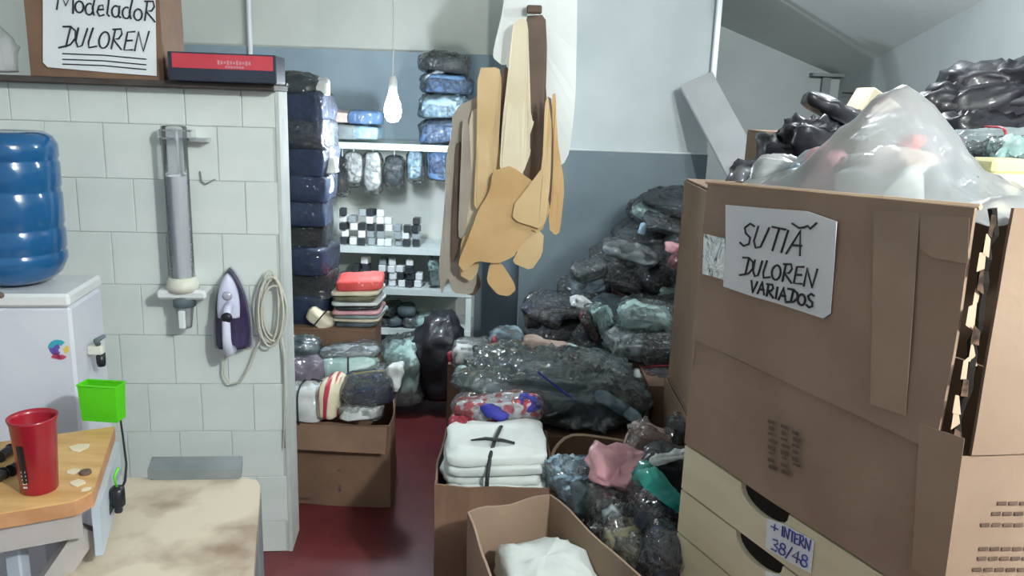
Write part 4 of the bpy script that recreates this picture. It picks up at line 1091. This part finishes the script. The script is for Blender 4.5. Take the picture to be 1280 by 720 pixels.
yb = P(1248, 228, 1.55)
t = thing('yellow_pack', 'pale yellow and pink pack in the near corner of the big carton', 'pack', (yb.x, yb.y, yb.z - .06))
build('body', MB().box(yb - Vector((0, 0, .02)), (.085, .06, .08), rz=.2, bev=.006), 'g_pink' if 0 else 'cream_card', t)
build('top_band', MB().box(yb + Vector((0, 0, .032)), (.088, .063, .028), rz=.2, bev=.006), 'pale_yellow', t)

# ------------------------------------------------------------------ cartons and black bags behind the big carton
sx0, sx1 = P(905, 300, 2.2).x, P(1420, 300, 2.2).x
zs0 = P(1100, 262, 2.15).z
carton('support_carton', 'brown carton on the floor behind the big flap carton', [(sx0, 2.1), (sx1, 2.1), (sx1, 2.85), (sx0, 2.85)], .001, .62, 'kraft', closed=True, seed=51, bulge=.003)
carton('support_carton', 'brown carton carrying the heap of black bags', [(sx0 + .01, 2.12), (sx1 - .01, 2.12), (sx1 - .01, 2.84), (sx0 + .01, 2.84)], .632, zs0, 'kraft', closed=True, seed=52, bulge=.003)
Gk = 'black plastic-wrapped garments heaped behind the big carton'
rnd = random.Random(12)
LK = 'black plastic-wrapped garment bag heaped behind the big carton'
rows = [(985, 232, 2.3, .26), (1030, 228, 2.35, .28), (1085, 236, 2.3, .3), (1150, 238, 2.35, .32), (1210, 238, 2.3, .32), (1265, 236, 2.35, .32), (1320, 230, 2.4, .3),
        (1010, 200, 2.45, .26), (1060, 200, 2.5, .26), (1120, 208, 2.45, .3), (1175, 205, 2.4, .32), (1230, 205, 2.4, .32), (1285, 200, 2.45, .32),
        (1075, 172, 2.55, .24), (1150, 180, 2.55, .26), (1195, 172, 2.5, .3), (1250, 170, 2.5, .3), (1300, 165, 2.5, .3),
        (1210, 138, 2.6, .28), (1260, 132, 2.6, .3), (1180, 150, 2.6, .26), (1270, 104, 2.65, .26), (1225, 112, 2.65, .22)]
for i, (px, py, Y, L) in enumerate(rows):
    packet('black_bag', LK, 'bag', Gk, P(px, py, Y), (L, .3, .13), (rnd.uniform(-8, 8), rnd.uniform(-14, 8), rnd.uniform(-30, 30)), 'g_polybag', amp=.026, freq=10, spikes=2)
packet('black_bag', 'black garment with spread sleeves on the crest of the black heap', 'garment', None, P(1060, 152, 2.5), (.30, .09, .06), (0, 24, 5), 'g_polybag', amp=.02, freq=9, spikes=4)
packet('black_bag', 'small black garment hanging off the left end of the black heap', 'garment', None, P(1012, 178, 2.4), (.16, .12, .12), (0, 0, 0), 'g_polybag', amp=.03, freq=12, spikes=6)
packet('grey_packet', 'grey satin packet with a red tie in the black heap', 'packet', None, P(1240, 172, 2.3), (.26, .12, .05), (0, -6, 0), 'g_grey', strap=('red_print', 'y'), amp=.012)
packet('grey_packet', 'slate grey wrapped packet low in the black heap', 'packet', None, P(1215, 196, 2.25), (.3, .14, .06), (0, -4, 5), 'g_slate', wrap='film', amp=.012)
packet('clear_bag', 'clear crumpled bag at the near end of the black heap', 'bag', None, P(1268, 205, 2.1), (.12, .1, .12), (0, 0, 0), 'g_mint', wrap='film', amp=.016, freq=12, spikes=3)
p_ = P(1090, 135, 2.72)
t = tag(build('cream_carton', MB().box(p_, (.12, .1, .085), ax=eul(0, 28, 10), bev=.004), 'cream_card'), 'small cream box tilted on top of the black heap', 'box')
p_ = P(985, 180, 2.75)
carton('low_carton', 'small brown carton at the back of the black heap', [(P(957, 170, 2.59).x, 2.59), (P(1015, 170, 2.59).x, 2.59), (P(1015, 170, 2.59).x, 2.8), (P(957, 170, 2.59).x, 2.8)], zs0 + .008, P(985, 168, 2.59).z, 'kraft', closed=True, seed=61, bulge=.002)
# grey plank leaning from the back wall towards the right-hand wall
ta, tb = P(870, 100, WY - .06), P(918, 190, 3.9)
dv = (tb - ta); dv.normalize(); ln = 1.35
mid = ta + dv * ln / 2
zx = dv; yx = Vector((0, 1, 0)); yx = (yx - zx * yx.dot(zx)).normalized(); xx = yx.cross(zx)
tag(build('leaning_plank', MB().box(mid, (.17, .035, ln), ax=Matrix((xx, yx, zx)).transposed(), bev=.004), 'plank_grey'), 'grey plank leaning slantwise on the back wall above the dark heap', 'plank')

# ------------------------------------------------------------------ dark heap against the grey wall
hx0, hx1 = P(668, 450, 3.3).x, P(885, 300, 3.9).x + .25
carton('heap_carton', 'brown carton under the dark garment heap by the grey wall', [(hx0 + .02, 3.35), (hx1, 3.35), (hx1, 4.15), (hx0 + .02, 4.15)], .001, .30, 'kraft_dark', closed=True, seed=71)
carton('heap_carton', 'low brown carton showing its corner beside the big carton', [(P(808, 520, 2.85).x, 2.85), (P(900, 520, 2.85).x, 2.85), (P(900, 520, 2.85).x, 3.3), (P(808, 520, 2.85).x, 3.3)], .001, P(840, 486, 2.85).z, 'kraft_dark', closed=True, seed=73)
Gh = 'plastic-wrapped garments heaped against the grey wall'
nm = {'g_black': 'black', 'g_charcoal': 'charcoal', 'g_slate': 'slate grey', 'g_navy': 'navy', 'g_maroon': 'dark maroon'}
heap = [
 # px, py, Y, L, W, H, ry, rz, mat
 (690, 470, 3.55, .34, .34, .2, 0, 10, 'g_black'), (740, 475, 3.6, .36, .34, .2, 0, -10, 'g_charcoal'), (800, 470, 3.6, .4, .36, .2, 0, 5, 'g_black'), (860, 470, 3.6, .4, .36, .2, 0, 0, 'g_charcoal'),
 (700, 425, 3.6, .3, .34, .18, 8, 20, 'g_black'), (750, 430, 3.55, .34, .34, .18, 5, -15, 'g_charcoal'), (805, 432, 3.5, .34, .34, .16, 0, 8, 'g_charcoal'), (855, 425, 3.6, .36, .36, .18, 0, 12, 'g_black'),
 (684, 392, 3.7, .2, .3, .17, 10, 0, 'g_black'), (722, 392, 3.7, .28, .34, .17, 8, 25, 'g_black'), (775, 392, 3.65, .32, .34, .16, 4, -20, 'g_slate'), (830, 390, 3.6, .34, .36, .16, 0, 10, 'g_charcoal'), (870, 385, 3.7, .34, .36, .16, 0, -8, 'g_black'),
 (735, 360, 3.85, .26, .3, .15, 12, 10, 'g_charcoal'), (790, 358, 3.8, .34, .34, .16, 6, -12, 'g_maroon'), (840, 352, 3.75, .34, .34, .16, 0, 14, 'g_black'), (880, 345, 3.8, .34, .34, .16, 0, -5, 'g_charcoal'),
 (775, 326, 3.95, .26, .3, .14, 14, 5, 'g_black'), (820, 318, 3.9, .34, .34, .16, 8, -10, 'g_charcoal'), (868, 315, 3.85, .34, .34, .16, 0, 12, 'g_navy'),
 (800, 290, 4.0, .26, .26, .14, 18, 5, 'g_charcoal'), (845, 285, 3.95, .34, .3, .15, 5, -8, 'g_black'), (890, 280, 3.95, .34, .3, .15, 0, 8, 'g_charcoal'),
 (815, 262, 4.05, .22, .2, .12, 22, 5, 'g_black'), (858, 258, 4.02, .3, .24, .13, 0, 0, 'g_charcoal'), (838, 250, 4.06, .2, .18, .1, 8, 0, 'g_black'), (885, 250, 4.0, .24, .22, .11, 0, 10, 'g_black'),
]
rnd = random.Random(77)
for i, (px, py, Y, L, Wd, H, ry, rz, m) in enumerate(heap):
    packet('garment_bag', nm[m] + ' plastic-wrapped garment in the heap against the grey wall', 'bag', Gh, P(px, py, Y), (L, Wd * .8, H), (rnd.uniform(-10, 14), ry * -1 + rnd.uniform(-6, 6), rz), m,
           wrap=('film' if i % 2 else None), amp=.02, freq=9, spikes=2 if i % 3 == 0 else 0)
fl_c = ['g_slate', 'g_charcoal', 'g_black', 'g_grey', 'g_navy', 'g_slate', 'g_charcoal', 'g_mint']
fl_n = {'g_slate': 'slate grey', 'g_charcoal': 'charcoal', 'g_black': 'black', 'g_grey': 'pale grey', 'g_navy': 'navy', 'g_mint': 'pale mint'}
for i, (px, py, Y, L, Wd, H, ry, rz, m) in enumerate(heap[4:]):
    m2 = fl_c[(i * 5) % 8]
    packet('flat_packet', fl_n[m2] + ' flat wrapped packet sliding down the heap by the grey wall', 'packet', 'flat packets on the heap by the grey wall', P(px + rnd.uniform(-14, 10), py + rnd.uniform(-8, 8), Y - .12), (.2 + rnd.uniform(-.04, .06), .15, .045), (rnd.uniform(15, 45), rnd.uniform(-25, 20), rnd.uniform(-40, 40)), m2,
           wrap='film' if i % 3 else None, amp=.012, freq=12, e=(.6, .35), flat=0)
def one(name, lab, cat, px, py, Y, size, rot, m, **kw): return packet(name, lab, cat, None, P(px, py, Y), size, rot, m, **kw)
one('rolled_garment', 'pale grey rolled garment lying across the dark heap', 'garment', 790, 318, 3.62, (.26, .09, .08), (0, 14, 8), 'g_grey', amp=.016, freq=10, e=(.7, .6), wrap='film')
one('clear_packet', 'flat clear packet with grey content on the left flank of the heap', 'packet', 736, 338, 3.6, (.14, .12, .07), (10, -18, 15), 'g_slate', wrap='film', amp=.008)
one('red_garment', 'deep red garment showing near the top of the dark heap', 'garment', 856, 330, 3.5, (.13, .1, .11), (0, 20, 10), 'g_red', wrap='film', amp=.014)
one('pink_garment', 'dusty pink garment tucked above the deep red one', 'garment', 845, 312, 3.55, (.1, .08, .05), (0, 10, 0), 'g_pink', amp=.008)
one('blue_tag', 'small pale blue tag caught on the heap', 'tag', 803, 287, 3.8, (.035, .03, .06), (0, 10, 0), 'g_skyblue', amp=.006, nu=16, nv=8)
one('mint_garment', 'pale mint wrapped garment sparkling in the middle of the heap', 'garment', 806, 398, 3.3, (.22, .16, .1), (15, 5, 0), 'g_mint', wrap='film', amp=.018, freq=12)
one('mint_garment', 'narrow pale mint garment slanting on the left of the heap', 'garment', 752, 400, 3.35, (.06, .1, .15), (0, -28, 20), 'g_mint', wrap='film', amp=.02, freq=12, e=(.5, .3))
one('red_piping', 'black garment edged in red beside the slanting mint one', 'garment', 738, 408, 3.36, (.03, .1, .13), (0, -30, 10), 'g_maroon', wrap='film', amp=.014, freq=12, strap=('red_print', 'x'))
one('white_wad', 'knotted white plastic on the left shoulder of the heap', 'bag', 730, 382, 3.45, (.1, .05, .04), (0, 16, 0), 'g_white', amp=.022, freq=16, spikes=3)
one('silver_packet', 'silvery crinkled packet in front of the dark heap', 'packet', 792, 432, 3.2, (.22, .18, .09), (8, 4, 10), 'g_grey', wrap='film', amp=.02, freq=14)
one('silver_packet', 'black shiny packet above the red-edged one', 'packet', 840, 436, 3.15, (.24, .2, .1), (6, 0, -8), 'g_black', wrap='film', amp=.02, freq=12)
one('red_edged_packet', 'grey packet with a red edge beside the big carton', 'packet', 838, 470, 3.05, (.24, .2, .08), (0, -6, -6), 'g_violetgrey', strap=('red_print', 'x'), wrap='film', amp=.01)
one('white_box_end', 'pale end of a packet beside the red-edged one', 'packet', 795, 478, 3.05, (.05, .1, .1), (0, 18, 0), 'g_white', amp=.005)
one('dark_shirt', 'black garment sagging behind the pale packet end', 'garment', 770, 480, 3.2, (.2, .2, .12), (0, 0, 0), 'g_black', amp=.016)

# ------------------------------------------------------------------ middle: big clear bag of dark clothes on its carton
mx0, mx1 = P(575, 560, 2.75).x, P(800, 560, 2.75).x
zm = P(690, 552, 2.66).z
carton('bag_carton', 'brown carton under the large clear bag of clothes', [(mx0 + .03, 2.68), (mx1 - .02, 2.68), (mx1 - .02, 3.2), (mx0 + .03, 3.2)], .001, zm, 'kraft_dark', closed=True, seed=81)
cb = P(682, 500, 2.92)
t = thing('garment_sack', 'large clear plastic sack of dark folded clothes with a blue seam', 'bag', (cb.x, cb.y, zm))
build('garment', blob((cb.x + .0, cb.y, zm + .105), (.56, .42, .20), (0, 3, -6), 900, amp=.04, freq=6, nu=90, nv=44), 'g_slate', t, True)
build('plastic_wrap', blob((cb.x, cb.y, zm + .115), (.62, .46, .23), (0, 3, -6), 910, amp=.04, freq=7, nu=100, nv=50, spikes=4), 'film_tint', t, True)
sm = MB(); sm.tube([P(x, y, 2.66) + Vector((0, .03, 0)) for x, y in ((672, 468), (690, 482), (708, 496), (722, 506))], .004, 6)
build('seam', sm, 'g_indigo', t)
one('folded_edge', 'pale blue folded garment edge leaning on the clear sack', 'garment', 772, 508, 2.72, (.2, .06, .05), (0, 30, 0), 'g_skyblue', amp=.005, e=(.7, .6))
one('folded_edge', 'slate wrapped garments stacked beside the clear sack', 'garment', 775, 495, 2.85, (.24, .22, .14), (0, 22, 0), 'g_slate', wrap='film', amp=.014, layers=3)
one('folded_edge', 'charcoal garments bunched above the clear sack', 'garment', 722, 462, 3.0, (.2, .2, .12), (0, 16, 0), 'g_charcoal', wrap='film', amp=.014, layers=4)
one('mint_wrap', 'grey-green wrapped roll behind the clear sack', 'packet', 715, 446, 3.15, (.14, .12, .08), (0, 16, 0), 'g_mint', amp=.01)
one('pink_roll', 'pale pink and cream rolled garment behind the clear sack', 'garment', 686, 438, 3.1, (.22, .08, .08), (0, 16, 4), 'g_peach', amp=.012)
one('pale_packet', 'blue-grey wrapped packet at the top left of the clear sack', 'packet', 633, 432, 3.15, (.13, .14, .13), (0, 0, 0), 'g_skyblue', wrap='film', amp=.014)
one('navy_packet', 'dark slate packet under the blue-grey one', 'packet', 636, 456, 3.08, (.2, .16, .08), (0, 0, 0), 'g_slate', wrap='film', amp=.012)
one('pale_packet', 'white and pink packet at the far left of the clear sack', 'packet', 594, 442, 3.2, (.18, .16, .1), (0, 0, 0), 'g_white', wrap='film', amp=.012)
one('red_tag', 'small crimson garment beside the white and pink packet', 'garment', 566, 446, 3.2, (.05, .06, .05), (0, 0, 0), 'g_red', amp=.006, nu=18, nv=9)
one('red_tag', 'narrow crimson strip between the packets behind the sack', 'garment', 617, 440, 3.08, (.025, .06, .13), (0, 0, 0), 'g_red', amp=.005, nu=18, nv=9)
one('crumpled_wrap', 'crumpled clear wrap on the left shoulder of the clear sack', 'bag', 592, 470, 2.95, (.14, .1, .06), (0, -6, 0), 'g_mint', wrap='film', amp=.014, spikes=3)
carton('rear_carton', 'brown carton behind the clear sack by the aisle', [(P(560, 460, 3.25).x, 3.22), (P(665, 460, 3.25).x, 3.22), (P(665, 460, 3.25).x, 3.34), (P(560, 460, 3.25).x, 3.5)], .001, P(600, 456, 3.25).z, 'kraft_dark', closed=True, seed=83, bulge=.002)

# ------------------------------------------------------------------ front: carton of white shirts
z_f = .50
f4 = [Z(546, 640, z_f), Z(690, 622, z_f), Z(700, 570, z_f), Z(548, 585, z_f)]
q4 = [(Z(541, 618, z_f).x, 2.16), (Z(690, 622, z_f).x, 2.16), (Z(690, 622, z_f).x, 2.59), (Z(541, 618, z_f).x, 2.59)]
carton('shirt_carton', 'brown carton by the aisle filled with white folded shirts', q4, .001, z_f, 'kraft_dark', bulge=.012, seed=91)
cxm = (q4[0][0] + q4[1][0]) / 2
packet('filler_garment', 'grey garments at the bottom of the shirt carton', 'garment', None, (cxm, 2.39, .2), (.28, .4, .36), (0, 0, 0), 'g_grey', amp=.008, e=(.3, .3))
Gf = 'white folded shirts tied in the shirt carton'
zz = .385
for k in range(6):
    rr = random.Random(k + 300); h = .032
    packet('folded_shirt', ['lowest', 'second lowest', 'third', 'fourth', 'second from top', 'topmost'][k] + ' white folded shirt in the strapped stack of the shirt carton', 'shirt', Gf, (cxm + .005 + rr.uniform(-.008, .008), 2.34 + rr.uniform(-.01, .01), zz + h / 2), (.31, .33 - .008 * k, h * 1.3), (0, -2, rr.uniform(-5, 5)), 'g_cloth_white', amp=.011, e=(.4, .28), freq=9)
    zz += h
t = thing('strap', 'black strap tied crosswise over the white folded shirts', 'strap', (cxm, 2.34, zz - .1))
def topz(f): return zz + .008 - .05 * abs(f) ** 3
stp = [(cxm - .02, 2.165, zz - .13), (cxm - .018, 2.17, zz - .05), (cxm - .012, 2.2, zz + .0), (cxm, 2.3, zz + .014), (cxm + .015, 2.4, zz + .012), (cxm + .03, 2.5, zz - .02)]
build('band', MB().tube(stp, .006, 6, sq=.4), 'ink', t, True)
build('knot', MB().tube([(cxm - .075, 2.285, zz + .012), (cxm - .03, 2.29, zz + .017), (cxm + .02, 2.28, zz + .018), (cxm + .06, 2.275, zz + .012)], [.004, .009, .009, .006], 8, sq=.5), 'ink', t, True)
packet('floral_bundle', 'red and white patterned bundle behind the white shirts', 'bundle', None, (cxm - .0, 2.56, .585), (.30, .12, .09), (0, -4, 0), 'g_floral', amp=.01, wrap='film')
packet('floral_bundle', 'crimson garment at the edge of the shirt carton', 'garment', None, (cxm - .125, 2.5, .545), (.07, .1, .07), (0, 0, 0), 'g_red', amp=.008)
packet('blue_garment', 'small indigo garment tucked behind the strap of the shirts', 'garment', None, (cxm - .01, 2.505, .592), (.09, .05, .04), (0, 12, 8), 'g_indigo', amp=.014, freq=12, nu=24, nv=12, e=(.9, .8))
packet('blue_garment', 'larger indigo garment behind the right end of the white shirts', 'garment', None, (cxm + .09, 2.54, .612), (.11, .07, .055), (10, -14, -8), 'g_indigo', amp=.016, freq=12, nu=24, nv=12, e=(.9, .8))
# nearest open carton with a white cloth
n4 = [Z(625, 760, z_f), Z(830, 752, z_f), Z(688, 622, z_f), Z(585, 644, z_f)]
n4 = [(p.x, p.y) for p in n4]
carton('open_carton', 'open brown carton with a white cloth, standing before the shirt carton', n4, .001, z_f + .01, 'kraft', bulge=.004, seed=95)
cw_ = Z(690, 715, .42)
packet('filler_garment', 'pale garments filling the open carton', 'garment', None, (cw_.x, cw_.y - .02, .17), (.24, .24, .32), (0, 0, 20), 'g_white', amp=.006, e=(.4, .4))
packet('white_cloth', 'crumpled white cloth in the open brown carton', 'cloth', None, (cw_.x - .015, cw_.y + .02, .385), (.24, .25, .13), (0, 0, 20), 'g_cloth_white', amp=.02, freq=8, nu=40, nv=20, fold=.002)

# carton of mixed packets beside the drawers
rx0, rx1 = P(697, 556, 2.5).x, P(830, 560, 2.5).x
rq = []
for i in range(28):
    a = 2 * PI * i / 28
    rq.append((.34 + .19 * sgn(math.cos(a), .6), 2.37 + .21 * sgn(math.sin(a), .6)))
zrim = P(750, 552, 2.55).z
t = thing('round_carton', 'brown carton with a soft rounded rim, heaped with wrapped packets', 'box', (.34, 2.37, 0))
rb_ = MB(); n = len(rq); vs = []
for zz_, k in ((.002, 1), (zrim * .5, 1.03), (zrim, 1.0), (zrim, .97), (.01, .97)):
    vs += [(.34 + (x - .34) * k, 2.37 + (y - 2.37) * k, zz_ + (.012 * math.sin(i * .9) if zz_ == zrim else 0)) for i, (x, y) in enumerate(rq)]
rb_.add(vs, [(k * n + i, k * n + (i + 1) % n, (k + 1) * n + (i + 1) % n, (k + 1) * n + i) for k in range(4) for i in range(n)] + [tuple(range(n - 1, -1, -1)), tuple(range(4 * n, 5 * n))])
build('body', rb_, 'kraft_dark', t)
build('rim', MB().tube([(x, y, zrim + .012 * math.sin(i * .9)) for i, (x, y) in enumerate(rq)], .006, 6, closed=True), 'kraft_cut', t)
packet('filler_garment', 'dark garments packed deep in the round-rimmed carton', 'garment', None, (.34, 2.36, .22), (.3, .34, .40), (0, 0, 0), 'g_charcoal', amp=.006, e=(.4, .5))
one('silver_packet', 'silvery blue crinkled packet beside the white shirts', 'packet', 722, 600, 2.2, (.16, .16, .1), (0, 0, 20), 'g_skyblue', wrap='film', amp=.02, freq=14)
one('grey_wrap', 'grey-green wrapped packet in the middle of the round-rimmed carton', 'packet', 750, 622, 2.15, (.2, .18, .12), (0, 0, -15), 'g_slate', wrap='film', amp=.022, freq=12)
one('pink_garment', 'pale pink garment draped on the round-rimmed carton', 'garment', 774, 586, 2.15, (.14, .16, .07), (20, 8, 20), 'g_pink', amp=.012, spikes=3, coat=0) if 0 else one('pink_garment', 'pale pink garment draped on the round-rimmed carton', 'garment', 774, 586, 2.13, (.17, .14, .05), (38, 10, 15), 'g_pink', amp=.022, freq=10, spikes=2)
one('clear_wrap', 'crinkled clear wrap standing behind the pink garment', 'bag', 808, 562, 2.3, (.12, .1, .14), (0, 20, 0), 'g_peach', wrap='film', amp=.02, freq=13, spikes=2)
one('black_garment', 'charcoal packet with a white tag next to the drawers', 'packet', 838, 592, 2.15, (.2, .16, .14), (0, 10, -10), 'g_charcoal', amp=.01)
one('white_tag', 'crumpled white plastic strip on the charcoal packet', 'tag', 838, 570, 2.08, (.11, .05, .022), (0, -14, 0), 'g_white', amp=.016, freq=16)
one('teal_garment', 'glossy teal green garment slanting beside the drawers', 'garment', 832, 616, 1.93, (.16, .05, .05), (0, 38, 0), 'g_teal', amp=.014, freq=10, e=(.5, .5))
one('teal_garment', 'short teal green fold above the slanting teal garment', 'garment', 808, 596, 2.08, (.07, .06, .08), (0, 30, 0), 'g_teal', amp=.008)
one('navy_garment', 'navy wrapped garment hanging under the teal one', 'garment', 822, 654, 1.98, (.15, .14, .16), (0, 30, 10), 'g_navy', wrap='film', amp=.018, freq=10)
one('navy_garment', 'dark navy garment roll left of the teal one', 'garment', 796, 628, 2.08, (.08, .14, .15), (0, 20, 0), 'g_navy', wrap='film', amp=.014)
one('olive_garment', 'olive wrapped garment low in front of the drawers', 'garment', 800, 690, 1.92, (.22, .16, .1), (0, 26, 0), 'g_olive', wrap='film', amp=.02, freq=11)
one('silver_packet', 'silvery crinkled wrap along the rim of the open carton', 'packet', 784, 664, 2.0, (.17, .09, .08), (0, 34, 0), 'g_grey', wrap='film', amp=.022, freq=14)
one('black_garment', 'black wrapped garment in front of the grey-green packet', 'garment', 775, 648, 2.05, (.18, .16, .12), (0, 10, 0), 'g_black', wrap='film', amp=.02, freq=12)
one('black_garment', 'dark slate garment at the foot of the drawers', 'garment', 838, 700, 1.86, (.16, .12, .16), (0, 20, 0), 'g_navy', wrap='film', amp=.016)
one('clear_wrap', 'small clear wrapped packet in the gap by the big carton', 'packet', 850, 540, 2.5, (.08, .1, .1), (0, 0, 0), 'g_slate', wrap='film', amp=.014)
